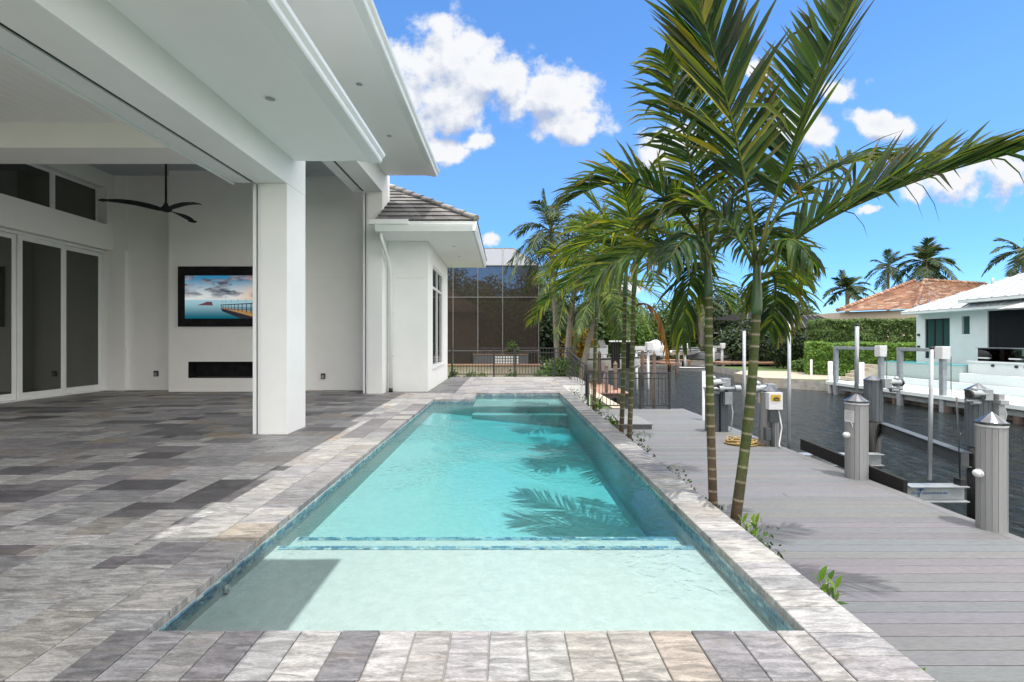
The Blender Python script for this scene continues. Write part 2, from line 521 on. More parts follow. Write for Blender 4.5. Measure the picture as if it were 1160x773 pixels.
# ground: one sheet to the horizon with the canal cut into it
def make_ground():
    mb = MB()
    FAR = 2500.0
    left = [(1.9, -60), (1.9, 13.2), (3.25, 13.3), (3.25, 44.0), (5.0, 46.5), (26.0, 48.5)]
    right = [(16.3, -60), (16.3, 23.2), (14.9, 24.6), (14.3, 26.2), (14.6, 28.5), (16.4, 31.0), (17.2, 38.0), (26.0, 42.0)]
    zl = LZ; zb = -3.2
    # bed
    mb.quad((-5, -80, zb), (80, -80, zb), (80, 60, zb), (-5, 60, zb), 1)
    # left land (strip polygons)
    for a, b in zip(left, left[1:]):
        mb.quad((a[0], a[1], zl), (b[0], b[1], zl), (-FAR, b[1], zl), (-FAR, a[1], zl), 0)
        mb.quad((a[0], a[1], zl), (a[0], a[1], zb), (b[0], b[1], zb), (b[0], b[1], zl), 2)
    mb.quad((26, 48.5, zl), (FAR, 48.5, zl), (FAR, FAR, zl), (26, FAR, zl), 0)
    mb.quad((26, 48.5, zl), (26, FAR, zl), (-FAR, FAR, zl), (-FAR, 48.5, zl), 0)
    for a, b in zip(right, right[1:]):
        mb.quad((a[0], a[1], zl), (b[0], b[1], zl), (FAR, b[1], zl), (FAR, a[1], zl), 0)
        mb.quad((a[0], a[1], zl), (a[0], a[1], zb), (b[0], b[1], zb), (b[0], b[1], zl), 2)
    mb.quad((26, 42, zl), (FAR, 42, zl), (FAR, 48.5, zl), (26, 48.5, zl), 0)
    mb.quad((26, 42, zl), (26, 42, zb), (26, 48.5, zb), (26, 48.5, zl), 2)
    mb.quad((-FAR, -60, zl), (1.9, -60, zl), (1.9, -FAR, zl), (-FAR, -FAR, zl), 0)
    mb.quad((16.3, -60, zl), (FAR, -60, zl), (FAR, -FAR, zl), (16.3, -FAR, zl), 0)
    o = mb.build('ground', [M['grass'], M['soil'], M['concrete']], loc=(0, 0, 0)); tag(o, kind='structure')
make_ground()

def make_canal():
    m, t, out = newmat('canal_water')
    b = t.n('ShaderNodeBsdfPrincipled'); b.inputs['Base Color'].default_value = (.009, .015, .016, 1)
    b.inputs['Roughness'].default_value = .07; b.inputs['IOR'].default_value = 1.33
    tc = t.n('ShaderNodeTexCoord')
    mp = t.n('ShaderNodeMapping'); mp.inputs['Scale'].default_value = (1.0, .55, 1); mp.inputs['Rotation'].default_value = (0, 0, R(25))
    t.link(tc.outputs['Object'], mp.inputs[0])
    n1 = t.n('ShaderNodeTexNoise', i_Scale=4.5, i_Detail=5.0, i_Roughness=.62, i_Distortion=.5); t.link(mp.outputs[0], n1.inputs['Vector'])
    n2 = t.n('ShaderNodeTexNoise', i_Scale=1.1, i_Detail=2.0); t.link(mp.outputs[0], n2.inputs['Vector'])
    h = t.math('ADD', n1.outputs[0], t.math('MULTIPLY', n2.outputs[0], 1.2))
    bp = t.n('ShaderNodeBump'); bp.inputs['Strength'].default_value = 1.0; bp.inputs['Distance'].default_value = .30
    t.link(h, bp.inputs['Height']); t.link(bp.outputs[0], b.inputs['Normal'])
    t.link(b.outputs[0], out.inputs[0])
    mb = MB(); mb.quad((1.95, -60, WZ), (60, -60, WZ), (60, 49, WZ), (1.95, 49, WZ))
    tag(mb.build('canal_water', m, loc=(0, 0, 0)), kind='structure')
make_canal()

# beach of the opposite bank
mb = MB()
bp_ = [(14.15, 25.0), (16.3, 23.9), (19.2, 24.3), (19.2, 30.5), (16.3, 31.2), (14.35, 28.6)]
mb.extrz(bp_, -1.6, -.72)
tag(mb.build('sand_bank', M['sand'], loc=(15, 26, 0)), kind='structure')

# ------------------------------------------------------------------ patio of stone slabs
PX0, PX1, PY0, PY1 = -1.617, 1.344, 2.041, 10.14          # inner edge of the pool
AX0, AY1 = -0.73, 11.40                                   # alcove at the far end
CW = 0.305
PAL = [((.345,.338,.335), 5), ((.285,.278,.28), 6), ((.235,.229,.236), 5), ((.185,.178,.188), 4), ((.125,.119,.128), 2.4), ((.28,.243,.20), 2.0), ((.088,.083,.088), 1.0), ((.25,.232,.222), 2.5)]
PALC = [((.275,.269,.263), 6), ((.25,.246,.248), 6), ((.215,.211,.217), 4), ((.178,.173,.183), 3), ((.145,.14,.15), 1.4), ((.262,.236,.205), 1.6), ((.268,.255,.24), 3)]
def pick(pal, r):
    tot = sum(w for _, w in pal); x = r.random()*tot
    for c, w in pal:
        x -= w
        if x <= 0: break
    k = r.uniform(.88, 1.12)
    return tuple(max(.02, v*k*r.uniform(.985, 1.015)) for v in c)

class Tiles:
    """stone slabs: each one a small bevelled-edge slab of its own colour"""
    def __init__(s): s.mb = MB(); s.col = []
    def slab(s, x0, x1, y0, y1, z, c, g=.0028, th=.02, t=.0018, dz=0):
        if x1-x0 < .012 or y1-y0 < .012: return
        x0 += g; x1 -= g; y0 += g; y1 -= g
        z += dz
        b = s.mb.add([(x0,y0,z-th),(x1,y0,z-th),(x1,y1,z-th),(x0,y1,z-th),
                      (x0,y0,z-t),(x1,y0,z-t),(x1,y1,z-t),(x0,y1,z-t),
                      (x0+t,y0+t,z),(x1-t,y0+t,z),(x1-t,y1-t,z),(x0+t,y1-t,z)])
        for q in ((8,9,10,11),(0,1,5,4),(1,2,6,5),(2,3,7,6),(3,0,4,7),(4,5,9,8),(5,6,10,9),(6,7,11,10),(7,4,8,11)):
            s.mb.face([b+k for k in q])
        s.col.extend([c]*12)

def pack(tl, x0, x1, y0, y1, cell, r, pal, z=0.0):
    """ashlar field of slabs packed on a grid"""
    nx = int(round((x1-x0)/cell)); ny = int(round((y1-y0)/cell))
    cx = (x1-x0)/nx; cy = (y1-y0)/ny
    used = [[False]*nx for _ in range(ny)]
    sizes = [(4,2,5), (2,2,2.2), (3,2,3), (4,1,1.5), (2,1,1.3), (6,2,1.6), (3,1,.8)]
    for j in range(ny):
        for i in range(nx):
            if used[j][i]: continue
            opts = []
            for (w, h, p) in sizes:
                w2 = min(w, nx-i); h2 = min(h, ny-j)
                if w2 == w and h2 == h and all(not used[j+b][i+a] for a in range(w) for b in range(h)):
                    opts.append((w, h, p))
            if not opts: opts = [(1, 1, 1)]
            tot = sum(o[2] for o in opts); q = r.random()*tot
            for o in opts:
                q -= o[2]
                if q <= 0: break
            w, h = o[0], o[1]
            for a in range(w):
                for b in range(h): used[j+b][i+a] = True
            tl.slab(x0+i*cx, x0+(i+w)*cx, y0+j*cy, y0+(j+h)*cy, z, pick(pal, r), dz=r.uniform(-.0012, .0012))

tl = Tiles()
LX0 = PX0-2*CW          # two courses of coping along the left side
# big field on the left, in front of and beyond the pool
pack(tl, -10.7, LX0, -4.54, 12.02, .152, rng, PAL)
pack(tl, LX0, PX1+CW, -4.54, PY0-2*CW, .152, rng, PALC)
pack(tl, -1.98, PX1+CW, AY1+CW, 16.55, .152, rng, PALC)
pack(tl, LX0, AX0-CW, PY1+CW, AY1+CW, .152, rng, PALC)
pack(tl, PX1+CW, 2.55, 13.6, 16.55, .152, rng, PALC)
o = tl.mb.build('patio', M['stone'], loc=(0, 0, 0), col=tl.col, fix=False); tag(o, kind='structure')
mb = MB()
mb.box(-10.72, PX0-.02, -4.6, 12.02, -.3, -.006)
mb.box(PX0-.02, PX1+CW-.02, -4.6, PY0-.02, -.3, -.006)
mb.box(-1.98, AX0-.03, PY1+.02, 16.5, -.3, -.006)
mb.box(AX0-.03, PX1+CW-.02, AY1+.02, 16.5, -.3, -.006)
mb.box(PX1+.02, PX1+CW-.02, PY0-.02, AY1+.02, -.3, -.006)
mb.box(PX1+CW-.02, 2.53, 13.62, 16.5, -.3, -.006)
o = mb.build('patio_bedding', M['grout'], loc=(0, 0, 0)); tag(o, kind='structure')
# stucco side of the raised patio, towards the dock
mb = MB()
mb.box(PX1+CW-.10, PX1+CW-.035, -1.6, 13.58, -1.0, -.025)
mb.box(PX1+CW-.10, 2.50, 13.58, 13.66, -1.0, -.025)
mb.box(2.46, 2.53, 13.66, 16.5, -1.0, -.025)
o = mb.build('patio_retaining_wall', M['stucco'], loc=(0, 0, 0)); tag(o, kind='structure')

# ------------------------------------------------------------------ swimming pool
SHZ, ST1, FLZ, WLZ = -.155, -.225, -.64, -.058
pool = thing('swimming_pool', 'long turquoise swimming pool with stone coping and a shallow sun shelf', 'swimming pool', (0, 6, 0))
cp = Tiles()
def course(x0, x1, y0, y1, along, wmin, wmax):
    a, b = (y0, y1) if along == 'y' else (x0, x1)
    p = a
    while p < b-.02:
        q = min(b, p+rng.choice(wmin))
        if b-q < .06: q = b
        c = pick(PALC, rng)
        if along == 'y': cp.slab(x0, x1, p, q, .004, c, th=.045, t=.004, dz=rng.uniform(-.001, .001))
        else: cp.slab(p, q, y0, y1, .004, c, th=.045, t=.004, dz=rng.uniform(-.001, .001))
        p = q
W1 = [.145, .145, .15, .2, .3]
course(PX0-CW, PX0, PY0, PY1, 'y', [.15, .2, .3], 0)
course(PX0-2*CW, PX0-CW, PY0-CW, PY1+CW, 'y', [.3, .45, .6], 0)
course(PX1, PX1+CW, PY0-CW, AY1+CW, 'y', [.125, .14, .15, .2], 0)
course(PX0-CW, PX1, PY0-CW, PY0, 'x', [.16, .17, .18, .19], 0)
course(PX0-2*CW, PX1+CW, PY0-2*CW, PY0-CW, 'x', [.3, .45, .6], 0)
course(PX0-CW, AX0, PY1, PY1+CW, 'x', [.2, .3], 0)
course(AX0-CW, AX0, PY1+CW, AY1, 'y', [.2, .3], 0)
course(AX0-CW, PX1, AY1, AY1+CW, 'x', [.2, .3, .45], 0)
cp.mb.build('coping', M['stone'], pool, col=cp.col, fix=False)

wb = MB()       # shell: floor, walls, shelf, steps, bench
T = .16
wb.box(PX0-T, PX1+T, PY0-T, AY1+T, FLZ-.2, FLZ)
FA, FB = -.30, -.575
wb.extrx([(3.541, FLZ+.01), (PY1-.341, FLZ+.01), (PY1-.341, FLZ+.012), (3.541, FLZ+.012)], PX0+.001, PX1-.001) if False else None
i_ = wb.add([(PX0, 3.54, FA), (PX1, 3.54, FB), (PX1, PY1, FB), (PX0, PY1, FA), (PX0, 3.54, FLZ), (PX1, 3.54, FLZ), (PX1, PY1, FLZ), (PX0, PY1, FLZ)])
for q_ in ((0,1,2,3),(4,5,1,0),(6,7,3,2)): wb.face([i_+k_ for k_ in q_])
wb.box(PX0-T, PX0, PY0-T, PY1+T, FLZ, -.045)
wb.box(PX1, PX1+T, PY0-T, AY1+T, FLZ, -.045)
wb.box(PX0, PX1, PY0-T, PY0, FLZ, -.045)
wb.box(PX0, AX0, PY1, PY1+T, FLZ, -.045)
wb.box(AX0-T, AX0, PY1+T, AY1+T, FLZ, -.045)
wb.box(AX0, PX1, AY1, AY1+T, FLZ, -.045)
wb.box(PX0, PX1, PY0, 3.23, FLZ, SHZ)
wb.box(PX0, PX1, 3.23, 3.54, FLZ, ST1)
wb.box(AX0, PX1, PY1-.02, AY1, FLZ, -.16)
wb.box(AX0, PX1, PY1-.34, PY1-.02, FLZ, -.30)
wb.build('shell', M['plaster'], pool)

mo = MB(); moc = []   # mosaic band under the coping and on the step noses
MPAL = [((.16,.30,.37), 4), ((.22,.38,.43), 4), ((.08,.19,.28), 3), ((.34,.46,.48), 2.5), ((.12,.24,.34), 3), ((.28,.37,.40), 1.5)]
def mosaic(a, b, z0, z1, inward, rows, tl_=.05):
    a = Vector((a[0], a[1], 0)); b = Vector((b[0], b[1], 0)); L = (b-a).length; d = (b-a).normalized(); inw = Vector((inward[0], inward[1], 0))*.004
    h = (z1-z0)/rows
    for r_ in range(rows):
        p = -rng.random()*tl_
        while p < L:
            q = p+tl_*rng.choice((1, 1, 1.5))
            s0 = max(p, 0)+.0012; s1 = min(q, L)-.0012; p = q
            if s1 <= s0: continue
            A = a+d*s0+inw; B = a+d*s1+inw
            i = mo.add([(A.x, A.y, z0+r_*h+.0012), (B.x, B.y, z0+r_*h+.0012), (B.x, B.y, z0+(r_+1)*h-.0012), (A.x, A.y, z0+(r_+1)*h-.0012)])
            mo.face((i, i+1, i+2, i+3)); moc.extend([pick(MPAL, rng)]*4)
mosaic((PX0, PY0), (PX0, PY1), -.115, -.045, (1, 0), 3)
mosaic((PX1, PY0), (PX1, AY1), -.125, -.045, (-1, 0), 3)
mosaic((PX0, PY1), (AX0, PY1), -.115, -.045, (0, -1), 3)
mosaic((AX0, PY1), (AX0, AY1), -.115, -.045, (1, 0), 3)
mosaic((AX0, AY1), (PX1, AY1), -.115, -.045, (0, -1), 3)
mosaic((PX0, PY0), (PX1, PY0), -.115, -.045, (0, 1), 3)
# trim tiles lie on top of the step edges
def trim(y0, y1, z, x0, x1):
    rows = 2; hh = (y1-y0)/rows
    for r_ in range(rows):
        p = x0-rng.random()*.05
        while p < x1:
            q = p+.05*rng.choice((1, 1, 1.5)); s0 = max(p, x0)+.001; s1 = min(q, x1)-.001; p = q
            if s1 <= s0: continue
            i = mo.add([(s0, y0+r_*hh+.001, z), (s1, y0+r_*hh+.001, z), (s1, y0+(r_+1)*hh-.001, z), (s0, y0+(r_+1)*hh-.001, z)])
            mo.face((i, i+1, i+2, i+3)); moc.extend([pick(MPAL, rng)]*4)
trim(3.165, 3.222, SHZ+.003, PX0+.02, PX1-.02)
trim(3.475, 3.532, ST1+.003, PX0+.02, PX1-.02)
trim(PY1-.002, PY1+.03, -.157, AX0+.02, PX1-.02)
mo.build('waterline_tile', M['mosaic'], pool, col=moc, fix=False)
rf = MB(); rf.cyl((PX0+.001, 2.62, -.128), (PX0+.02, 2.62, -.128), .022, n=20); rf.cyl((PX0+.02, 2.62, -.128), (PX0+.026, 2.62, -.128), .009, n=14)
rf.build('return_fitting', M['white_plastic'], pool)

def make_pool_water():
    m, t, out = newmat('pool_water')
    tr = t.n('ShaderNodeBsdfTransparent')
    g = t.n('ShaderNodeBsdfGlossy'); g.inputs['Roughness'].default_value = .0
    tc = t.n('ShaderNodeTexCoord')
    n1 = t.n('ShaderNodeTexNoise', i_Scale=13.0, i_Detail=2.0, i_Distortion=.6); t.link(tc.outputs['Object'], n1.inputs['Vector'])
    n0 = t.n('ShaderNodeTexNoise', i_Scale=.75, i_Detail=2.0); t.link(tc.outputs['Object'], n0.inputs['Vector'])
    n2 = t.n('ShaderNodeTexNoise', i_Scale=30.0, i_Detail=2.0, i_Distortion=.4); t.link(tc.outputs['Object'], n2.inputs['Vector'])
    patch = t.smooth(n0.outputs[0], .42, .58, .22, 1.0)
    h = t.math('ADD', t.math('MULTIPLY', n1.outputs[0], patch), t.math('MULTIPLY', t.math('MULTIPLY', n2.outputs[0], .35), patch))
    bp = t.n('ShaderNodeBump'); bp.inputs['Strength'].default_value = .7; bp.inputs['Distance'].default_value = .03
    t.link(h, bp.inputs['Height']); t.link(bp.outputs[0], g.inputs['Normal'])
    fr = t.n('ShaderNodeFresnel'); fr.inputs[0].default_value = 1.33; t.link(bp.outputs[0], fr.inputs['Normal'])
    mx = t.n('ShaderNodeMixShader'); t.link(fr.outputs[0], mx.inputs[0]); t.link(tr.outputs[0], mx.inputs[1]); t.link(g.outputs[0], mx.inputs[2])
    t.link(mx.outputs[0], out.inputs['Surface'])
    va = t.n('ShaderNodeVolumeAbsorption'); va.inputs['Color'].default_value = (.06, .862, .918, 1); va.inputs['Density'].default_value = .92
    t.link(va.outputs[0], out.inputs['Volume'])
    e = .05
    mb = MB()
    mb.extrz([(PX0-e, PY0-e), (PX1+e, PY0-e), (PX1+e, AY1+e), (AX0-e, AY1+e), (AX0-e, PY1+e), (PX0-e, PY1+e)], FLZ-.1, WLZ)
    tag(mb.build('pool_water', m, loc=(0, 6, 0)), kind='structure')
make_pool_water()

# ------------------------------------------------------------------ planting bed between coping and dock
mb = MB(); mb.box(PX1+CW-.035, 1.97, -1.6, 13.5, -1.0, -.47)
tag(mb.build('planting_bed', M['soil'], loc=(0, 0, 0)), kind='structure')

# ------------------------------------------------------------------ dock
DX0, DX1, DY0, DY1 = 1.97, 5.20, -1.6, 13.35
dock = thing('boat_dock', 'wide grey plank boat dock running along the canal beside the pool', 'dock', (3.5, 6, DZ))
db = Tiles(); y = DY0
while y < DY1-.05:
    k = rng.uniform(.93, 1.06); w = .137
    c = tuple(v*k for v in rng.choice([(.134,.137,.143), (.139,.141,.146), (.128,.131,.138), (.143,.144,.148), (.137,.139,.146)]))
    # a joint along the length of the board here and there
    cuts = [DX0, DX1-.13]
    if rng.random() < .06: cuts.insert(1, rng.uniform(DX0+.6, DX1-.7))
    for a, b in zip(cuts, cuts[1:]):
        db.slab(a, b, y, y+w, DZ, tuple(v*rng.uniform(.96, 1.04) for v in c), g=.0034, th=.025, t=.003)
    y += w
p = DY0
while p < DY1:
    q = min(DY1, p+3.6)
    db.slab(DX1-.13, DX1+.012, p, q, DZ, (.143,.145,.152), g=.002, th=.025, t=.003); p = q
db.mb.build('deck_board', M['deck_board'], dock, col=db.col, fix=False)
mb = MB(); mb.box(DX1-.06, DX1-.012, DY0, DY1, DZ-.26, DZ-.03); mb.box(DX0, DX1-.06, DY1-.06, DY1-.01, DZ-.26, DZ-.03)
mb.build('fascia_board', M['beam_grey'], dock)
mb = MB()
for k in range(9):
    yy = DY0+.6+k*1.75; mb.box(DX0+.05, DX1-.08, yy, yy+.09, DZ-.25, DZ-.032)
mb.box(DX0+.05, DX1-.08, DY0, DY1-.1, DZ-.05, DZ-.028)
mb.build('joist', M['deck_dark'], dock)
for k in range(5):
    ps = MB(); ps.cyl((4.7, .8+k*2.9, -3.2), (4.7, .8+k*2.9, DZ-.25), .13, n=12); ps.build('support_pile', M['wood_pile'], dock)
# low step down from the patio
st = thing('dock_step', 'low grey step platform on the dock behind the slim palm pair', 'step', (2.4, 10.7, DZ))
sb = Tiles()
for k in range(8): sb.slab(2.0, 3.30, 10.20+k*.137, 10.20+(k+1)*.137, DZ+.125, (.18,.183,.19), g=.0025, th=.025, t=.003)
sb.mb.build('tread', M['deck_board'], st, col=sb.col, fix=False)
mb = MB(); mb.box(2.02, 3.28, 10.21, 11.28, DZ+.002, DZ+.098); mb.build('riser', M['beam_grey'], st)

# ================================================================== HOUSE
XW = -3.04
house = thing('modern_house', 'white stucco modern house with deep eaves and an open covered terrace', 'house', (-6, 8, 0))
def hb(name, mat, boxes, bevel=.004, parent=None):
    mb = MB()
    for b in boxes: mb.box(*b)
    return mb.build(name, M[mat], parent or house, bevel=bevel)
# the post and the pier
pil = hb('pillar', 'stucco', [(-3.41, XW, 6.316, 6.90, 0, 3.493)], .006)
hb('pillar', 'stucco', [(-3.41, XW, 11.2, 11.62, 0, 5.65)], .006)
def track(y0, y1, x0, x1, z1, nm='screen_track'):
    """side rail of a roll-down screen: two fins with a dark slot"""
    mb = MB(); w = x1-x0
    mb.box(x0, x0+w*.40, y0, y1, 0.002, z1, 0); mb.box(x1-w*.36, x1-.002, y0, y1, 0.002, z1, 0)
    mb.box(x0+w*.40, x1-w*.36, y0+.05, y1, 0.002, z1, 1)
    return mb.build(nm, [M['white_paint'], M['black_track']], house, bevel=.003)
track(6.33, 6.46, -3.525, -3.41, 3.49)
track(11.22, 11.35, -3.525, -3.41, 4.97)
# wall above the first opening, with the screen slot in its underside
hb('beam', 'stucco', [(-3.484, XW, 0.0, 6.899, 3.495, 5.66)], .004)
hb('screen_slot', 'black_track', [(-3.535, -3.486, 0.0, 6.30, 3.512, 3.60)], 0)
hb('beam_trim', 'white_paint', [(-3.765, -3.537, 0.0, 6.313, 3.495, 3.70), (-3.80, -3.767, 0.0, 6.313, 3.47, 3.74)], .004)
# wall above the second, taller opening
hb('beam', 'stucco', [(-3.484, XW-.001, 6.901, 11.199, 4.975, 5.66)], .004)
hb('screen_slot', 'black_track', [(-3.535, -3.486, 6.92, 11.19, 4.99, 5.08)], 0)
hb('beam_trim', 'white_paint', [(-3.765, -3.537, 6.92, 11.19, 4.972, 5.15)], .004)
# cross beam between the two bays and the wall over it
hb('cross_beam', 'stucco_inner', [(-10.34, -3.77, 6.316, 6.90, 3.986, 4.66)], .005)
hb('cross_beam', 'stucco_inner', [(-10.34, -3.77, 6.40, 6.88, 4.66, 6.0)], 0)
# tongue and groove ceiling of the first bay
mb = MB(); x = -10.34
while x < -3.78:
    mb.box(x, min(x+.132, -3.775), 0.0, 6.314, 4.345, 4.37); x += .14
mb.box(-10.34, -3.775, 0.0, 6.314, 4.352, 4.42)
mb.build('plank_ceiling', M['ceiling_paint'], house)
hb('ceiling', 'ceiling_paint', [(-10.7, -3.50, 6.89, 12.02, 6.0, 6.1)], 0)
hb('inner_wall', 'stucco_inner', [(-3.77, -3.486, 6.32, 11.2, 5.16, 6.0)], 0)
# back wall of the terrace, with its shadow joint
GZ = 2.98
hb('back_wall', 'stucco_inner', [(-10.0, -3.42, 12.02, 12.2, 0, GZ-.006), (-10.0, -3.42, 12.02, 12.2, GZ+.006, 6.0), (-10.0, -3.42, 12.035, 12.2, GZ-.006, GZ+.006)], .002)
ch = hb('chimney_breast', 'stucco_inner', [(-8.65, -8.15, 11.66, 12.018, 0, 5.998), (-5.9, -5.4, 11.66, 12.018, 0, 5.998),
     (-8.15, -5.9, 11.66, 12.018, 0, .35), (-8.15, -5.9, 11.66, 12.018, .77, 5.998), (-8.15, -5.9, 11.95, 12.018, .35, .77)], 0)
mb = MB(); mb.box(-8.148, -5.902, 11.93, 11.949, .352, .768); mb.box(-8.148, -5.902, 11.665, 11.93, .352, .36); mb.box(-8.148, -8.13, 11.665, 11.93, .36, .768); mb.box(-5.92, -5.902, 11.665, 11.93, .36, .768)
mb.box(-8.13, -5.92, 11.665, 11.93, .755, .768)
fp = mb.build('fireplace', M['black_matte'], house)
mb = MB(); mb.box(-8.0, -6.05, 11.76, 11.84, .362, .385); mb.build('burner', M['bronze'], fp)
# left wall with the sliding doors and the high windows
XL, XG = -10.35, -10.60
DT = 3.67
hb('side_wall', 'stucco_inner', [(XL-.5, XL, 0.0, 12.2, DT, 4.33), (XL-.5, XL, 0.0, 7.05, 4.33, 6.0), (XL-.5, XL, 7.05, 11.80, 5.27, 6.0), (XL-.5, XL, 11.80, 12.2, 4.33, 6.0),
     (XL-.5, XL, 11.93, 12.2, 0, DT), (XL-.5, XL, 0.0, 3.4, 0, DT)], 0)
hb('door_pier', 'stucco_inner', [(XL+.002, -10.0, 11.93, 12.2, 0, 3.69), (XL+.002, -10.0, 12.0, 12.2, 3.69, 6.0)], .003)
def sliding_door(y0, n, w, z1):
    first = None
    for k in range(n):
        a = y0+k*w; b = a+w; xo = XG+(.0 if k % 2 else .045)
        f = MB(); s = .085
        f.box(xo-.04, xo, a, a+s, .03, z1); f.box(xo-.04, xo, b-s, b, .03, z1)
        f.box(xo-.04, xo, a+s, b-s, .03, .17); f.box(xo-.04, xo, a+s, b-s, z1-.10, z1)
        fo = f.build('sliding_door', M['white_paint'], house, bevel=.003)
        g = MB(); g.box(xo-.024, xo-.014, a+s-.003, b-s+.003, .167, z1-.097); g.build('pane', M['door_glass'], fo)
sliding_door(3.62, 8, 1.0375, 3.60)
hb('door_frame', 'white_paint', [(XG-.14, XG+.10, 3.4, 11.93, 0.002, .028), (XG-.14, XG+.08, 3.4, 11.93, 3.602, 3.668), (XG-.14, XG+.08, 11.925, 11.93, .03, 3.6)], .002)
hb('room_behind', 'room_wall', [(-15.2, -15.0, 3.2, 12.2, 0, 5.5), (-15.0, XL-.502, 12.0, 12.2, 0, 5.5), (-15.0, XL-.502, 3.2, 3.398, 0, 5.5), (-15.0, XL-.502, 3.4, 12.0, 5.4, 5.5), (-15.0, XG-.145, 3.4, 12.0, -.1, -.004), (-15.0, -13.6, 6.1, 6.3, 0, 5.4)], 0)
hb('reflection_strip', 'far_white', [(-11.25, -11.2, 8.05, 8.55, .02, 3.55), (-11.25, -11.2, 11.0, 11.3, .02, 3.55)], 0)  # added pale strips that stand for lighter bands reflected in the doors
def high_window(y0, n, w):
    for k in range(n):
        a = y0+k*w; b = a+w; s = .06; z0, z1 = 4.335, 5.265
        f = MB(); xo = XG+.03
        f.box(xo-.05, xo, a, a+s, z0, z1); f.box(xo-.05, xo, b-s, b, z0, z1); f.box(xo-.05, xo, a+s, b-s, z0, z0+s); f.box(xo-.05, xo, a+s, b-s, z1-s, z1)
        fo = f.build('window', M['white_paint'], house, bevel=.003)
        g = MB(); g.box(xo-.03, xo-.02, a+s-.003, b-s+.003, z0+s-.003, z1-s+.003); g.build('pane', M['door_glass'], fo)
high_window(7.06, 4, 1.182)

# roofs, soffits, gutters of the main block
def gutter(prof, y0, y1):
    mb = MB(); mb.extr(prof, y0, y1); return mb.build('gutter', M['white_gloss'], house, bevel=.003)
mb = MB(); mb.box(-1.96, XW+.001, 0.0, 6.55, 3.893, 3.965); mb.box(-2.1, -1.93, 0.0, 6.549, 3.880, 3.892)
mb.build('soffit', M['ceiling_paint'], house)
gutter([(-1.955, 3.865), (-1.80, 3.865), (-1.785, 3.885), (-1.78, 3.92), (-1.745, 3.955), (-1.735, 3.99), (-1.955, 3.99)], 0.0, 6.552)
mb = MB(); mb.extr([(-3.035, 3.967), (-1.965, 3.967), (-1.965, 3.985), (-3.035, 4.25)], 0.0, 6.545); mb.build('lower_roof', M['metal_roof'], house)
mb = MB(); mb.box(-1.86, XW+.001, 0.0, 11.5, 5.487, 5.56); mb.box(-1.98, -1.855, 0.0, 11.498, 5.474, 5.486)
mb.build('soffit', M['ceiling_paint'], house)
gutter([(-1.872, 5.455), (-1.75, 5.455), (-1.735, 5.475), (-1.73, 5.52), (-1.69, 5.56), (-1.675, 5.60), (-1.872, 5.60)], 0.0, 11.502)
mb = MB(); mb.poly([(-1.70, 0, 5.605), (-1.70, 11.5, 5.605), (-5.5, 9.0, 7.3), (-5.5, 0, 7.3)]); mb.poly([(-1.70, 11.5, 5.605), (-11, 12.6, 5.605), (-9, 9.0, 7.3), (-5.5, 9.0, 7.3)])
mb.poly([(-5.5, 0, 7.3), (-5.5, 9, 7.3), (-9, 9, 7.3), (-9, 0, 7.3)]); mb.poly([(-9, 0, 7.3), (-9, 9, 7.3), (-11, 12.6, 5.605), (-11, 0, 5.605)])
mb.box(-11, -3.5, 0, 12.2, 5.67, 5.69)
mb.build('roof', M['metal_roof'], house)
# near roof projection whose shade falls over the near end of the terrace
mb = MB(); mb.box(-3.036, -.56, -1.3, 2.16, 4.06, 4.20); mb.build('soffit', M['ceiling_paint'], house)
gutter([(-.56, 4.05), (-.50, 4.07), (-.46, 4.15), (-.44, 4.22), (-.56, 4.22)], -1.3, 2.16)

# rear wing
YW, XV, YV = 11.66, -2.0, 15.6
G2 = 2.91
mb = MB()
mb.box(-3.035, XV, YW, YW+.2, 0, G2-.006); mb.box(-3.035, XV, YW, YW+.2, G2+.006, 3.86); mb.box(-3.035, XV-.012, YW+.012, YW+.2, G2-.006, G2+.006)
wy0, wy1, wz0, wz1 = 12.45, 14.55, .58, 3.40
mb.box(XV-.2, XV, YW+.201, wy0, 0, 3.86); mb.box(XV-.2, XV, wy1, YV, 0, 3.86); mb.box(XV-.2, XV, wy0, wy1, 0, wz0); mb.box(XV-.2, XV, wy0, wy1, wz1, 3.86)
mb.box(-3.035, XV-.2, YV-.2, YV, 0, 3.86); mb.box(-3.10, -3.041, 11.62, 11.9, 0, 5.6)
mb.build('wing_wall', M['stucco'], house, bevel=.002)
f = MB(); xo = XV-.03; s = .07; zt = 2.80; ym = (wy0+wy1)/2
for (a, b) in ((wy0, wy0+s), (ym-s/2, ym+s/2), (wy1-s, wy1)): f.box(xo-.06, xo, a, b, wz0+s, wz1-s)
f.box(xo-.06, xo, wy0, wy1, wz0, wz0+s); f.box(xo-.06, xo, wy0, wy1, wz1-s, wz1)
f.box(xo-.055, xo-.003, wy0+s, ym-s/2, zt-.035, zt+.035); f.box(xo-.055, xo-.003, ym+s/2, wy1-s, zt-.035, zt+.035)
fo = f.build('window', M['white_paint'], house, bevel=.003)
g = MB(); g.box(xo-.035, xo-.03, wy0+.01, wy1-.01, wz0+.01, wz1-.01); g.build('pane', M['window_glass'], fo)
f = MB(); f.box(XV-.03, XV+.045, wy0-.05, wy1+.05, wz0-.05, wz0-.002); f.build('sill', M['white_paint'], fo, bevel=.004)
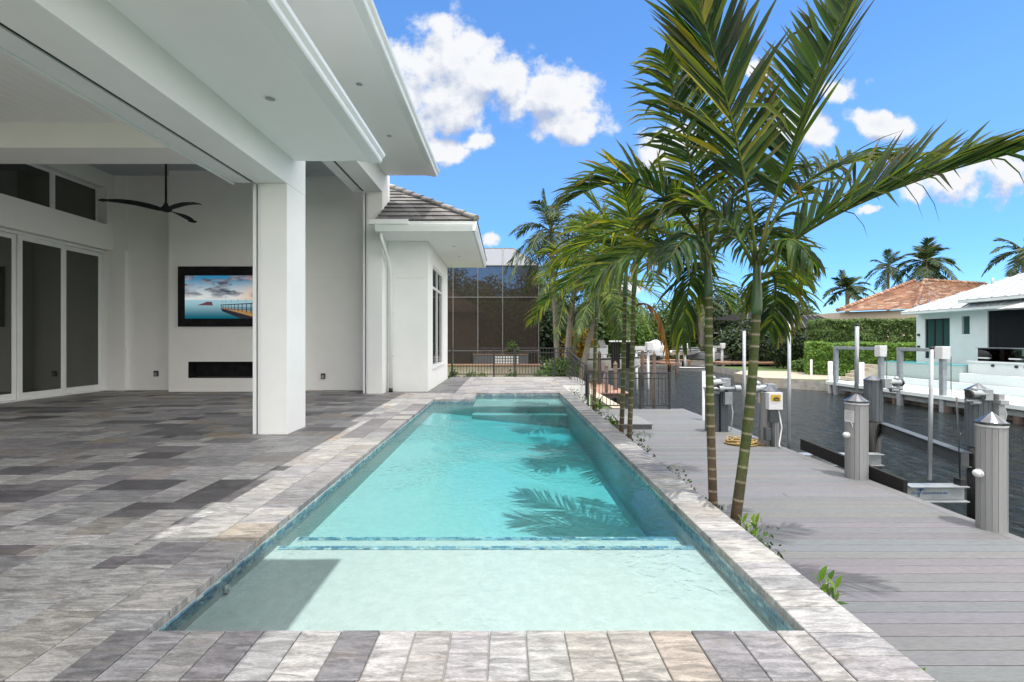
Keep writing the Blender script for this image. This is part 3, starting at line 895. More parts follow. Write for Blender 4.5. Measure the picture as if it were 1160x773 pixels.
# wing eaves
EX, EY0, EY1 = -.675, 10.5, 15.9
mb = MB(); mb.box(-3.035, EX-.10, EY0+.10, EY1, 3.862, 3.90); mb.build('soffit', M['ceiling_paint'], house)
mb = MB()
mb.extr([(EX-.10, 3.845), (EX-.05, 3.845), (EX-.03, 3.90), (EX-.012, 3.95), (EX, 4.0), (EX, 4.07), (EX-.10, 4.07)], EY0+.001, EY1)
mb.extrx([(EY0+.10, 3.845), (EY0+.05, 3.845), (EY0+.03, 3.90), (EY0+.012, 3.95), (EY0, 4.0), (EY0, 4.07), (EY0+.10, 4.07)], -3.035, EX-.001)
mb.box(-3.16, -2.25, EY0-.03, EY0+.11, 4.0, 4.11)
mb.build('gutter', M['white_gloss'], house, bevel=.003)

def tile_slope(tmb, tcol, el, er, tr, tleft, rows, tw, pal, r, th=.035, lap=.04):
    """courses of flat roof tiles on a sloping quad (eave left/right, top right/left)"""
    el, er, tr, tleft = (Vector(p) for p in (el, er, tr, tleft))
    nrm = (er-el).cross(tleft-el)
    if nrm.length < 1e-6: nrm = (er-el).cross(tr-el)
    nrm.normalize()
    if nrm.z < 0: nrm = -nrm
    for k in range(rows):
        a = k/rows; b = min(1, (k+1)/rows+lap/rows)
        A0 = el.lerp(tleft, a); A1 = er.lerp(tr, a); B0 = el.lerp(tleft, b); B1 = er.lerp(tr, b)
        L = (A1-A0).length; n = max(1, int(round(L/tw))); offs = (.5 if k % 2 else 0)
        cuts = sorted(set([0.0, 1.0]+[(j+offs)/n for j in range(n+1) if 0 < (j+offs)/n < 1]))
        for u0, u1 in zip(cuts, cuts[1:]):
            p = [A0.lerp(A1, u0)+nrm*th, A0.lerp(A1, u1-.003)+nrm*th, B0.lerp(B1, u1-.003)+nrm*.004, B0.lerp(B1, u0)+nrm*.004, A0.lerp(A1, u0), A0.lerp(A1, u1-.003)]
            i = tmb.add(p); tmb.face((i, i+1, i+2, i+3)); tmb.face((i+4, i+5, i+1, i)); tmb.face((i+4, i, i+3)); tmb.face((i+5, i+2, i+1))
            tcol.extend([pick(pal, r)]*6)
RPAL = [((.115,.11,.11), 4), ((.15,.145,.145), 3), ((.09,.088,.09), 3), ((.19,.185,.18), 1)]
rm = MB(); rc = []
SL = .62; HX = 3.38
Hp = (EX-HX, EY0+HX, 4.08+SL*HX); H2 = (EX-HX, EY1-HX, 4.08+SL*HX)
C0 = (EX, EY0, 4.08); C1 = (EX, EY1, 4.08)
tile_slope(rm, rc, (-3.03, EY0, 4.08), C0, (EX-1.15, EY0+1.15, 4.08+SL*1.15), (-3.03, EY0+1.15, 4.08+SL*1.15), 4, .30, RPAL, rng)
tile_slope(rm, rc, (-3.40, EY0+1.15, 4.08+SL*1.15), (EX-1.15, EY0+1.15, 4.08+SL*1.15), Hp, (-4.085, Hp[1], Hp[2]), 8, .30, RPAL, rng)
tile_slope(rm, rc, C0, C1, H2, Hp, 12, .30, RPAL, rng)
# hip caps
for k in range(11):
    a = Vector(C0).lerp(Vector(Hp), k/11); b = Vector(C0).lerp(Vector(Hp), (k+1.12)/11)
    n0 = len(rm.v); rm.tube([a+Vector((0,0,.05)), b+Vector((0,0,.03))], [.085, .07], 8); c = pick(RPAL, rng); c = tuple(v*1.5 for v in c); rc.extend([c]*(len(rm.v)-n0))
rm.build('tiled_roof', M['roof_tile'], house, col=rc, fix=False)
mb = MB(); mb.poly([C0, C1, H2, Hp]); mb.poly([(-3.03, EY0, 4.075), C0, (EX-1.15, EY0+1.15, 4.075+SL*1.15), (-3.03, EY0+1.15, 4.075+SL*1.15)]); mb.poly([C1, (-3.03, EY1, 4.075), H2]); mb.build('roof_deck', M['deck_dark'], house)
# downspout
mb = MB(); dx, dy = -2.93, 11.575
mb.tube([(-2.93, 10.66, 3.86), (-2.93, 10.68, 3.72), (-2.93, 11.42, 3.28), (dx, dy, 3.05), (dx, dy, .10)], .042, 14)
for z in (.9, 2.0): mb.box(dx-.05, dx+.05, dy-.02, YW-.001, z, z+.03)
ds = mb.build('downspout', M['white_gloss'], house)
mb = MB(); mb.cyl((dx, dy, .003), (dx, dy, .10), .055, .05, 14); mb.build('drain_boot', M['black_metal'], ds)

# recessed lights (flush fittings)
def downlight(x, y, z, label, group):
    t = thing('recessed_light', label, 'ceiling light', (x, y, z), group)
    r = MB(); n = 24
    o1 = r.add([(x+.055*math.cos(2*math.pi*k/n), y+.055*math.sin(2*math.pi*k/n), z-.006) for k in range(n)]); o2 = r.add([(x+.075*math.cos(2*math.pi*k/n), y+.075*math.sin(2*math.pi*k/n), z-.001) for k in range(n)])
    o3 = r.add([(x+.05*math.cos(2*math.pi*k/n), y+.05*math.sin(2*math.pi*k/n), z-.002) for k in range(n)])
    for k in range(n):
        k2 = (k+1) % n; r.face((o2+k, o2+k2, o1+k2, o1+k)); r.face((o1+k, o1+k2, o3+k2, o3+k))
    r.build('trim_ring', M['white_paint'], t)
    l = MB(); i = l.add([(x+.05*math.cos(2*math.pi*k/n), y+.05*math.sin(2*math.pi*k/n), z-.0025) for k in range(n)]); l.face(range(i, i+n)); l.build('lens', M['grey_plastic'], t)
downlight(-2.52, 4.86, 3.893, 'round recessed light in the lower soffit nearest the open terrace', None)
downlight(-2.39, 7.41, 5.487, 'recessed light in the upper soffit, the nearer one', None)
downlight(-2.38, 9.28, 5.487, 'recessed light in the upper soffit, nearer its far corner', None)
downlight(-1.41, 12.3, 3.862, 'recessed light in the rear wing soffit, nearer the gutter corner', None)
downlight(-1.41, 13.8, 3.862, 'recessed light in the rear wing soffit, the farther one', None)

# wall sockets
def socket(x, y, z, label):
    t = thing('wall_outlet', label, 'outlet', (x, y, z))
    b = MB(); b.box(x-.055, x+.055, y-.05, y-.001, z-.075, z+.075); b.build('cover', M['bronze'], t, bevel=.01)
    b = MB(); b.box(x-.04, x+.04, y-.062, y-.051, z-.055, z+.03); b.build('lid', M['grey_plastic'], t, bevel=.005)
socket(-9.23, 12.02, .44, 'dark weatherproof outlet on the wall between the glass doors and the television')
socket(-4.82, 12.02, .37, 'dark weatherproof outlet on the back wall beside the pillar')

# ------------------------------------------------------------------ television on the chimney breast
tv = thing('television', 'large wall television showing a pier running into a calm sea', 'television', (-7.02, 11.66, 1.669))
b = MB(); tx0, tx1, tz0, tz1, ty = -8.377, -5.663, 1.669, 3.206, 11.66
sx0, sx1, sz0, sz1 = -8.215, -5.825, 1.873, 2.975
for q in ((tx0, sx0, tz0, tz1), (sx1, tx1, tz0, tz1), (sx0, sx1, tz0, sz0), (sx0, sx1, sz1, tz1)): b.box(q[0], q[1], ty-.05, ty-.001, q[2], q[3])
b.box(sx0, sx1, ty-.02, ty-.001, sz0, sz1)
b.build('frame', M['black_matte'], tv)
def screen_mat():
    m, t, out = newmat('tv_screen')
    tc = t.n('ShaderNodeTexCoord'); sp = t.n('ShaderNodeSeparateXYZ'); t.link(tc.outputs['Object'], sp.inputs[0])
    u = t.math('DIVIDE', t.math('ADD', sp.outputs[0], 7.02-8.215+2.39), 2.39)   # object origin is the set's base centre
    u = t.math('DIVIDE', t.math('SUBTRACT', sp.outputs[0], sx0+7.02), 2.39)
    v = t.math('DIVIDE', t.math('SUBTRACT', sp.outputs[2], sz0-1.669), 1.102)
    cb = t.n('ShaderNodeCombineXYZ'); t.link(t.math('MULTIPLY', u, 2.0), cb.inputs[0]); t.link(t.math('MULTIPLY', v, 2.6), cb.inputs[1])
    n1 = t.n('ShaderNodeTexNoise', i_Scale=1.9, i_Detail=6.0, i_Roughness=.55, i_Distortion=.3); t.link(cb.outputs[0], n1.inputs['Vector'])
    skyc = t.mix(t.smooth(v, .45, 1.0), (.80,.84,.82), (.03,.24,.44))
    warm = t.math('MULTIPLY', t.smooth(u, .45, .95), t.smooth(v, .95, .5))
    skyc = t.mix(warm, skyc, (.95,.52,.22))
    cl = t.math('MULTIPLY', t.smooth(n1.outputs[0], .44, .58), t.smooth(v, .42, .6))
    n2 = t.n('ShaderNodeTexNoise', i_Scale=4.0, i_Detail=5.0); t.link(cb.outputs[0], n2.inputs['Vector'])
    cc = t.mix(t.smooth(n2.outputs[0], .35, .68), (.045,.065,.095), (.34,.37,.42))
    cc = t.mix(t.math('MULTIPLY', t.smooth(u, .5, .9), .5), cc, (.75,.45,.38))
    skyc = t.mix(cl, skyc, cc)
    sea = t.mix(t.smooth(v, .0, .43), (.005,.13,.19), (.40,.64,.72))
    col = t.mix(t.smooth(v, .425, .445), sea, skyc)
    e = t.n('ShaderNodeEmission'); e.inputs[1].default_value = .36; t.link(col, e.inputs[0]); t.link(e.outputs[0], out.inputs[0])
    return m
b = MB(); b.quad((sx0, ty-.0225, sz0), (sx1, ty-.0225, sz0), (sx1, ty-.0225, sz1), (sx0, ty-.0225, sz1))
sc_ = b.build('screen', screen_mat(), tv)
emitmat('tv_dark', (.012,.012,.016), 1.0); emitmat('tv_wood', (.34,.19,.07), .5); emitmat('tv_rock', (.10,.04,.05), .6)
def SV(u, v, k=0): return (sx0+u*2.39, ty-.024-.001*k, sz0+v*1.102)
b = MB()
b.poly([SV(.38,.325), SV(1,.395), SV(1,.365), SV(.38,.31)], 0)
for k in range(16):
    f_ = (k/15)**1.6; u = .39+.60*f_; w = .004+.012*f_; top = .315+.06*f_; bot = .25-.24*f_
    b.poly([SV(u,bot,1), SV(u+w,bot,1), SV(u+w,top,1), SV(u,top,1)], 0)
    if k % 2: b.poly([SV(u,top+.05,1), SV(u+.003,top+.05,1), SV(u+.003,top+.11+.03*f_,1), SV(u,top+.11+.03*f_,1)], 0)
b.poly([SV(.385,.25), SV(.40,.26), SV(1,.09), SV(1,.0), SV(.80,.0)], 1)
b.poly([SV(.385,.245), SV(.80,.0), SV(.60,.0), SV(.40,.17)], 0)
for q in (.20, .235): b.poly([SV(.39,q+.02,2), SV(1,q+.02,2), SV(1,q+.005,2), SV(.39,q+.012,2)], 0)
b.poly([SV(.13,.31), SV(.30,.305), SV(.29,.39), SV(.235,.395), SV(.20,.36), SV(.165,.335)], 2)
b.build('pier_picture', [M['tv_dark'], M['tv_wood'], M['tv_rock']], sc_)
# light switch plate beside the doors' reflection is left to the glass

# ------------------------------------------------------------------ ceiling fan
fx, fy, fz = P(188, 237, 8.55)
fan = thing('ceiling_fan', 'black three blade ceiling fan hanging from a long rod', 'ceiling fan', (fx, fy, fz))
b = MB(); b.cyl((fx, fy, fz+.07), (fx, fy, 5.99), .017, n=12); b.cyl((fx, fy, 5.90), (fx, fy, 5.998), .05, .075, 16); b.build('rod', M['black_matte'], fan)
b = MB(); b.tube([(fx, fy, fz+.13), (fx, fy, fz+.06), (fx, fy, fz), (fx, fy, fz-.04)], [.02, .05, .10, .05], 20); b.build('hub', M['black_matte'], fan)
for ang in (217, 337, 97):
    b = MB(); n = 14; d = Vector((math.cos(R(ang)), math.sin(R(ang)), 0)); sdv = Vector((-d.y, d.x, 0)); rows = []
    for k in range(n+1):
        f_ = k/n; r_ = .06+f_*.90; w = .055+.06*math.sin(math.pi*min(1, f_*1.15))**.7 if f_ < .87 else (.055+.06*math.sin(math.pi*1.0)**.7 if False else .10*math.sqrt(max(0, 1-((f_-.87)/.13)**2))+.004)
        w = min(w*1.25, .13); zz = fz-.01+.05*math.sin(f_*3.0); c = Vector((fx, fy, zz))+d*r_; tw = R(16*(1-f_))
        e = sdv*math.cos(tw)+Vector((0, 0, 1))*math.sin(tw)
        rows.append(b.add([c-e*w*.75+Vector((0,0,.006)), c+e*w*.75+Vector((0,0,.006)), c+e*w*.75-Vector((0,0,.006)), c-e*w*.75-Vector((0,0,.006))]))
    for a, c in zip(rows, rows[1:]):
        for q in range(4): b.face((a+q, a+(q+1) % 4, c+(q+1) % 4, c+q))
    b.face([rows[-1]+q for q in range(4)]); b.face([rows[0]+q for q in range(4)])
    b.build('blade', M['black_matte'], fan)
# ================================================================== ALONG THE DOCK
# clad pilings at the dock edge
def clad_piling(x, y, top, label, cap=True, r=.135, pole=None, light=None, sign=False):
    t = thing('clad_piling', label, 'piling', (x, y, DZ), 'pilings clad in grey boards')
    b = MB(); n = 16
    for k in range(n):
        a0 = 2*math.pi*(k+.03)/n; a1 = 2*math.pi*(k+.97)/n; rr = r*(1 if k % 2 else .985)
        pts = [(x+rr*math.cos(a), y+rr*math.sin(a)) for a in (a0, a1)] + [(x+(r-.022)*math.cos(a), y+(r-.022)*math.sin(a)) for a in (a1, a0)]
        b.extrz(pts, DZ-.10, top)
    b.build('cladding', M['pvc_grey'], t)
    b = MB(); b.cyl((x, y, -3.2), (x, y, top-.002), r-.024, n=20); b.build('core', M['sleeve_black'], t)
    b = MB(); b.tube([(x, y, top), (x, y, top+.022), (x, y, top+.024), (x, y, top+.125)], [r+.012, r+.012, r+.0, .006], 28, sm=False)
    b.build('cone_cap', M['steel_cap'], t)
    b = MB(); b.tube([(x, y, top-.03), (x, y, top-.004)], [r+.005, r+.005], 28); b.build('cap_rim', M['white_plastic'], t)
    if light:
        lx, lz = light; b = MB(); v = Vector((-1, lx, 0)).normalized(); c = Vector((x, y, lz))+v*(r+.005)
        b.ball(c+v*.018, .042, 16, 10); b.cyl(c-v*.01, c+v*.012, .046, n=16); b.build('dock_light', M['white_plastic'], t)
    if sign:
        b = MB(); v = Vector((-.95, -.31, 0)).normalized(); s_ = Vector((-v.y, v.x, 0)); c = Vector((x, y, top-.20))+v*(r+.010)
        def sq(u0, u1, w0, w1, o_, mi):
            b.poly([c+s_*u0+Vector((0,0,w0))+v*o_, c+s_*u1+Vector((0,0,w0))+v*o_, c+s_*u1+Vector((0,0,w1))+v*o_, c+s_*u0+Vector((0,0,w1))+v*o_], mi)
        b.bar(c-Vector((0,0,.085))-v*.004, c+Vector((0,0,.085))-v*.004, .13, .006, up=v, mi=0)
        for k in range(5): sq(-.05, .05-.01*(k % 3), .062-k*.026, .068-k*.026, .003, 1)
        sp_ = b.build('sign_plate', [M['white_plastic'], M['grey_plastic']], t)
        b = MB(); b.tube([c+s_*.03-Vector((0,0,.085)), c+s_*.05-Vector((0,0,.12)), c+s_*.045-Vector((0,0,.17))], .006, 6); b.build('tie', M['white_plastic'], sp_)
    return t
PR = clad_piling(5.14, 4.81, .425, 'grey clad piling with a cone cap and round white light, nearest on the dock edge', light=(.05, -.10), r=.120)
PL = clad_piling(5.09, 6.60, .415, 'grey clad piling with a small white sign, a pole rising from its cone cap', light=(-.10, -.06), sign=True, r=.140)

# guide poles
def guide_pole(base, top, r, label):
    t = thing('guide_pole', label, 'pole', base, 'white guide poles of the boat lift')
    b = MB(); b.cyl(base, top, r, n=12); b.build('tube', M['steel_pole'], t)
    b = MB(); b.cyl(Vector(top)+Vector((0,0,.001)), Vector(top)+Vector((0,0,.03)), r*1.12, n=12); b.build('end_cap', M['black_metal'], t)
guide_pole((5.09, 6.60, .58), (5.10, 6.60, 1.52), .026, 'slim pole standing on the cone cap of the signed piling')
gp = P(1053, 545, 6.05); guide_pole((gp.x, 6.05, gp.z+.02), (gp.x+.03, 6.05, P(1053, 395, 6.05).z), .024, 'slim pole standing on the white lift beam')
gp = P(894, 509, 8.45); guide_pole((gp.x, 8.45, gp.z-.3), (gp.x, 8.45, P(895, 360, 8.45).z), .029, 'tall pole at the dock edge beside the white control box')
gp = P(843, 486, 10.3); guide_pole((gp.x, 10.3, gp.z-.35), (gp.x, 10.3, P(843, 374, 10.3).z), .034, 'tall pole farther down the dock behind the leaning palm trunk')

# lift pilings standing in the water
def lift_piling(x, y, top, sl, label, r=.135):
    t = thing('lift_piling', label, 'piling', (x, y, WZ), 'boat lift pilings standing in the canal')
    b = MB(); n = 16
    for k in range(n):
        a0 = 2*math.pi*(k+.04)/n; a1 = 2*math.pi*(k+.96)/n
        pts = [(x+r*math.cos(a), y+r*math.sin(a)) for a in (a0, a1)] + [(x+(r-.018)*math.cos(a), y+(r-.018)*math.sin(a)) for a in (a1, a0)]
        b.extrz(pts, sl, top)
    b.build('cladding', M['pvc_dark'], t)
    b = MB(); b.cyl((x, y, -3.2), (x, y, top-.003), r-.02, n=20); b.build('sleeve', M['sleeve_black'], t)
    b = MB(); b.tube([(x, y, top), (x, y, top+.02), (x, y, top+.022), (x, y, top+.115)], [r+.008, r+.008, r, .005], 24, sm=False); b.build('cone_cap', M['steel_cap'], t)
    return t
A_ = P(1108, 505, 6.35); B_ = P(989, 476, 8.9)
a_top = P(1108, 443, 6.35).z; b_top = P(989, 431, 8.9).z
lift_piling(A_.x, 6.35, a_top, A_.z, 'dark grey lift piling with black lower sleeve, behind the nearest clad piling')
lift_piling(B_.x, 8.90, b_top, B_.z, 'dark grey lift piling with black lower sleeve, behind the signed piling', r=.15)

lift = thing('boat_lift', 'empty boat lift with white cradle beams, black bunk and dark side beam', 'boat lift', (6.6, 7.5, WZ))
# long dark side beam between the two pilings
b = MB(); pa = P(1099, 521, 6.30); pb = P(996, 484, 8.92)
b.bar((pa.x-.05, 6.32, pa.z), (pb.x+.02, 8.9, pb.z), .09, .19); b.bar((pa.x-.05, 6.32, pa.z+.10), (pb.x+.02, 8.9, pb.z+.10), .15, .02); b.bar((pa.x-.05, 6.32, pa.z-.10), (pb.x+.02, 8.9, pb.z-.10), .15, .02)
b.build('side_beam', M['beam_grey'], lift, bevel=.004)
def ibeam(b, x0, x1, y, zc, h=.21, w=.16, t=.016):
    b.box(x0, x1, y-.006, y+.006, zc-h/2+t, zc+h/2-t); b.box(x0, x1, y-w/2, y+w/2, zc+h/2-t, zc+h/2); b.box(x0, x1, y-w/2, y+w/2, zc-h/2, zc-h/2+t)
z1 = -.72; z2 = P(950, 520, 8.3).z
xr1 = P(1092, 554, 6.05).x
b = MB(); ibeam(b, 5.32, xr1, 6.05, z1); cb1 = b.build('cradle_beam', M['alu_dull'], lift, bevel=.003)
b = MB(); ibeam(b, 5.33, P(998, 520, 8.3).x, 8.3, z2); cb2 = b.build('cradle_beam', M['alu_dull'], lift, bevel=.003)
b = MB(); b.box(xr1-.09, xr1-.02, 6.0, 6.1, z1+.107, z1+.19); b.build('cable_block', M['black_metal'], cb1)
# maker's mark on the web: dark blue lettering with a small palm, most of it too small to read
def text(body, size, loc, mat, parent, rot=(R(90), 0, 0), name='lettering', align='LEFT'):
    cu = bpy.data.curves.new(name, 'FONT'); cu.body = body; cu.size = size; cu.align_x = align; cu.extrude = .0005; cu.shear = .25
    tmp = bpy.data.objects.new(name, cu); COL.objects.link(tmp); bpy.context.view_layer.update()
    me = bpy.data.meshes.new_from_object(tmp.evaluated_get(bpy.context.evaluated_depsgraph_get())); bpy.data.objects.remove(tmp)
    o = bpy.data.objects.new(name, me); COL.objects.link(o); o.parent = parent; off = WL[parent.name_full]
    o.location = Vector(loc)-off; o.rotation_euler = rot; me.materials.clear(); me.materials.append(mat); WL[o.name_full] = off; return o
ly = 6.05-.0085
text('deep', .062, (P(1032, 0, ly).x, ly, z1-.018), M['blue_paint'], cb1)
text('water', .062, (P(1044.5, 0, ly).x, ly, z1-.018), M['blue_paint'], cb1)
b = MB(); px_ = P(1043, 0, ly).x
b.bar((px_-.03, ly, z1-.055), (px_+.005, ly, z1+.04), .003, .014, up=(1,0,0))
for a in (20, 60, 110, 150, 185): b.bar((px_+.005, ly, z1+.04), (px_+.005+.05*math.cos(R(a)), ly, z1+.035+.04*math.sin(R(a))), .003, .014, up=(0,0,1))
b.build('maker_mark', M['blue_paint'], cb1); b = MB(); u = P(1057, 0, ly).x
for w in (.035, .03, .035, .05): b.box(u, u+w, ly-.0015, ly+.0015, z1-.012, z1+.008); u += w+.012
b.build('small_lettering', M['blue_paint'], cb1)
b = MB(); pn = P(1021, 565, 6.0); pf = P(908, 502, 8.75)
b.bar((5.275, 6.0, -.628), (5.275, 8.10, -.535), .06, .19)
b.build('bunk', M['carpet_black'], lift, bevel=.004)
b = MB()
for yy in (6.6, 7.9): b.box(5.25, 5.30, yy, yy+.06, -.86, -.70)
b.build('bunk_bracket', M['alu_dull'], lift)
# hoist motors on top of the two water pilings
def hoist(x, y, z, parent, s=1.0, d=-1):
    b = MB()
    b.cyl((x+d*.02*s, y-.12*s, z), (x+d*.34*s, y-.12*s, z), .085*s, n=16); b.cyl((x+d*.34*s, y-.12*s, z), (x+d*.38*s, y-.12*s, z), .06*s, n=16)
    b.box(x-.10*s, x+.08*s, y-.20*s, y-.04*s, z-.14*s, z+.10*s); b.cyl((x+d*.05*s, y-.10*s, z-.14*s), (x+d*.42*s, y-.10*s, z-.16*s), .03*s, n=10)
    b.cyl((x+d*.12*s, y-.10*s, z-.20*s), (x+d*.30*s, y-.10*s, z-.20*s), .05*s, n=12); b.ball((x+d*.26*s, y-.12*s, z+.10*s), .06*s, 10, 6)
    o = b.build('hoist_motor', M['alu_dull'], parent, bevel=.004)
    b = MB(); b.cyl((x+d*.36*s, y-.12*s, z), (x+d*.395*s, y-.12*s, z), .088*s, n=16); b.build('end_bell', M['black_metal'], o)
    b = MB(); b.box(x+d*.1*s, x+d*.2*s, y-.215*s, y-.201*s, z-.1*s, z-.02*s); b.build('rating_plate', M['black_metal'], o)
    return o
hoist(A_.x-.02, 6.30, a_top-.02, lift, .62, -1)
hoist(B_.x+.12, 8.82, b_top-.02, lift, .75, 1)
b = MB(); b.box(A_.x+.11, A_.x+.19, 6.18, 6.30, a_top-.42, a_top-.02); b.tube([(A_.x+.2, 6.25, a_top-.05), (A_.x+.24, 6.22, a_top-.3), (A_.x+.20, 6.24, a_top-.6)], .018, 8)
b.box(A_.x+.10, A_.x+.22, 6.15, 6.3, a_top-.16, a_top-.10); b.build('junction_box', M['grey_plastic'], lift, bevel=.004)
b = MB()
cx_ = xr1-.05
for dx_, yy in ((-.03, 6.02), (.0, 6.06), (.035, 6.08)): b.cyl((cx_+dx_, yy, z1+.18), (cx_+dx_*.3+.05, 6.15, a_top-.05), .003, n=6)
b.build('lift_cable', M['black_metal'], lift); b = MB()
for dx_ in (-.02, .02): b.cyl((P(994, 0, 8.3).x+dx_, 8.3, z2+.1), (P(994, 0, 8.3).x+.05+dx_, 8.55, b_top-.05), .003, n=6)
b.build('lift_cable', M['black_metal'], lift)

# power post: clad piling with control box and hoist
t = clad_piling(5.08, 8.75, P(884, 443, 8.75).z, 'grey clad piling with a white control box and cone cap beside the yellow hose', r=.15)
ex = thing('control_box', 'white electrical box with a yellow warning sticker and conduits below it', 'electrical box', P(878, 470, 8.52))
c = P(878, 453, 8.52); b = MB(); b.box(c.x-.16, c.x+.10, 8.44, 8.56, c.z-.17, c.z+.15); b.build('cabinet', M['white_plastic'], ex, bevel=.008)
b = MB(); b.box(c.x-.125, c.x+.055, 8.435, 8.439, c.z-.01, c.z+.11, 0)
b.tube([(c.x-.075, 8.432, c.z+.03), (c.x-.035, 8.432, c.z+.06), (c.x+.02, 8.432, c.z+.04)], .016, 6, mi=1); b.box(c.x-.08, c.x+.03, 8.431, 8.434, c.z+.002, c.z+.018, 1)
b.build('warning_sticker', [M['yellow_sticker'], M['black_metal']], ex)
b = MB(); b.box(c.x-.10, c.x+.06, 8.5, 8.6, c.z-.42, c.z-.172); b.cyl((c.x-.03, 8.55, c.z-.42), (c.x-.03, 8.55, DZ), .04, n=10); b.box(c.x-.19, c.x-.09, 8.48, 8.58, c.z-.75, c.z-.52)
b.build('meter_box', M['beam_grey'], ex, bevel=.006)
b = MB(); b.tube([(c.x+.05, 8.5, c.z-.17), (c.x+.10, 8.48, c.z-.5), (c.x+.04, 8.46, c.z-.8), (c.x+.02, 8.40, DZ+.02)], .014, 8); b.build('conduit', M['white_plastic'], ex)
hm = thing('hoist_unit', 'grey hoist motor with a yellow tag behind the white control box', 'hoist motor', (4.82, 9.0, .4))
hz = P(868, 441, 9.0)
hoist(hz.x+.05, 9.05, hz.z+.02, hm, 1.0, -1)
b = MB(); b.box(hz.x-.22, hz.x-.02, 8.86, 8.93, hz.z-.24, hz.z-.04, 0); b.box(hz.x-.20, hz.x-.08, 8.852, 8.858, hz.z-.22, hz.z-.07, 1); b.build('tag_plate', [M['white_plastic'], M['yellow_sticker']], hm)
b = MB(); b.cyl((hz.x, 9.1, -3.2), (hz.x, 9.1, hz.z-.12), .09, n=12); b.build('post', M['pvc_dark'], hm)

# second hoist, farther down the dock, on its own dark post
ht = thing('hoist_tower', 'boat hoist on a dark square post between the two palm trunks', 'boat lift', (4.95, 9.9, DZ))
hp = P(816, 440, 10.0)
b = MB(); b.box(hp.x-.22, hp.x-.06, 9.93, 10.1, -1.6, hp.z-.02); b.box(hp.x-.03, hp.x+.13, 9.90, 10.07, -1.6, hp.z-.02); b.box(hp.x-.30, hp.x-.24, 9.98, 10.1, -1.6, hp.z); b.build('post', M['pvc_dark'], ht, bevel=.006)
hoist(hp.x+.05, 10.0, hp.z+.14, ht, 1.0, -1); 
b = MB(); b.cyl((hp.x-.32, 9.82, hp.z+.02), (hp.x+.36, 9.82, hp.z+.02), .035, n=12); b.cyl((hp.x+.22, 9.82, hp.z+.02), (hp.x+.34, 9.82, hp.z+.02), .075, n=14); b.cyl((hp.x-.12, 9.82, hp.z+.02), (hp.x-.02, 9.82, hp.z+.02), .07, n=14)
b.box(hp.x+.0, hp.x+.16, 9.78, 9.88, hp.z-.32, hp.z-.06); b.build('drive_shaft', M['alu_dull'], ht, bevel=.004)
b = MB(); b.ball((hp.x-.30, 9.8, hp.z-.22), .045, 12, 8); b.build('dock_light', M['white_plastic'], ht)
b = MB(); b.tube([(hp.x+.14, 9.86, hp.z-.1), (hp.x+.20, 9.85, hp.z-.5), (hp.x+.16, 9.85, DZ+.05)], .012, 8); b.build('conduit', M['white_plastic'], ht)
# lone white pole with light, left of it
wp = P(798, 440, 11.4); t = thing('white_piling', 'slim white piling with a round light behind the left palm trunk', 'piling', (wp.x, 11.4, WZ))
b = MB(); b.cyl((wp.x, 11.4, -3.2), (wp.x, 11.4, P(798, 420, 11.4).z), .055, n=12); b.build('post', M['white_plastic'], t)
b = MB(); b.ball((wp.x-.02, 11.32, P(0, 438, 11.4).z), .05, 12, 8); b.build('dock_light', M['white_plastic'], t)

# coil of hose on the dock
hc = P(873, 499, 9.0); cx0, cy0 = 4.55, 8.75
b = MB(); pts = []; r_ = random.Random(3)
for k in range(260):
    a = k*.21; rr = .20+.045*math.sin(k*.11)+r_.uniform(-.006, .006); pts.append((cx0+rr*1.25*math.cos(a)+.02*math.sin(k*.05), cy0+rr*math.sin(a), DZ+.018+.0004*k*(.6+.4*math.sin(a*2.3))))
pts += [(cx0+.36, cy0-.12, DZ+.02), (cx0+.45, cy0-.02, DZ+.02)]
b.tube(pts, .012, 6)
tag(b.build('garden_hose', M['hose_yellow'], loc=(cx0, cy0, DZ)), 'coil of yellow hose lying on the grey dock boards', 'hose')

# ================================================================== FENCES
def railing(name, label, p0, p1, zb0, zb1, h, sp=.105, posts=(0, 1), low=.10, group=None, gap=None):
    p0 = Vector(p0); p1 = Vector(p1); L = (p1-p0).length; t = thing(name, label, 'fence', (p0.x, p0.y, zb0), group)
    def at(f, dz): return Vector((p0.x+(p1.x-p0.x)*f, p0.y+(p1.y-p0.y)*f, zb0+(zb1-zb0)*f+dz))
    b = MB(); b.bar(at(0, h), at(1, h), .045, .035); b.build('top_rail', M['black_metal'], t, bevel=.003)
    b = MB(); b.bar(at(0, low), at(1, low), .035, .03); b.bar(at(0, h-.16), at(1, h-.16), .03, .028); b.build('lower_rail', M['black_metal'], t)
    b = MB(); n = int(L/sp)
    for k in range(1, n):
        q = at(k/n, low); q2 = at(k/n, h-.01); b.bar(q, q2, .016, .016, up=(1,0,0))
    b.build('picket', M['black_metal'], t)
    for f in posts:
        b = MB(); b.bar(at(f, 0), at(f, h+.02), .055, .055, up=(1,0,0)); b.build('post', M['black_metal'], t, bevel=.003)
    return t
fa = P(512, 0, 16.45).x; fb = P(652, 0, 16.45).x
railing('pool_fence', 'black metal picket fence across the far end of the stone patio', (fa, 16.45, 0), (fb, 16.45, 0), 0, 0, 1.04, posts=(0, .34, .51, .83, 1))
railing('stair_railing', 'sloping black railing stepping down from the patio corner to the dock', (2.18, 16.40, 0), (2.36, 13.36, 0), .02, -.42, 1.0, posts=(1,), sp=.22)
railing('dock_fence', 'black metal picket fence across the far end of the grey dock', (2.40, 13.28, 0), (4.78, 13.28, 0), DZ, DZ, 1.05, posts=(0, .64, 1))

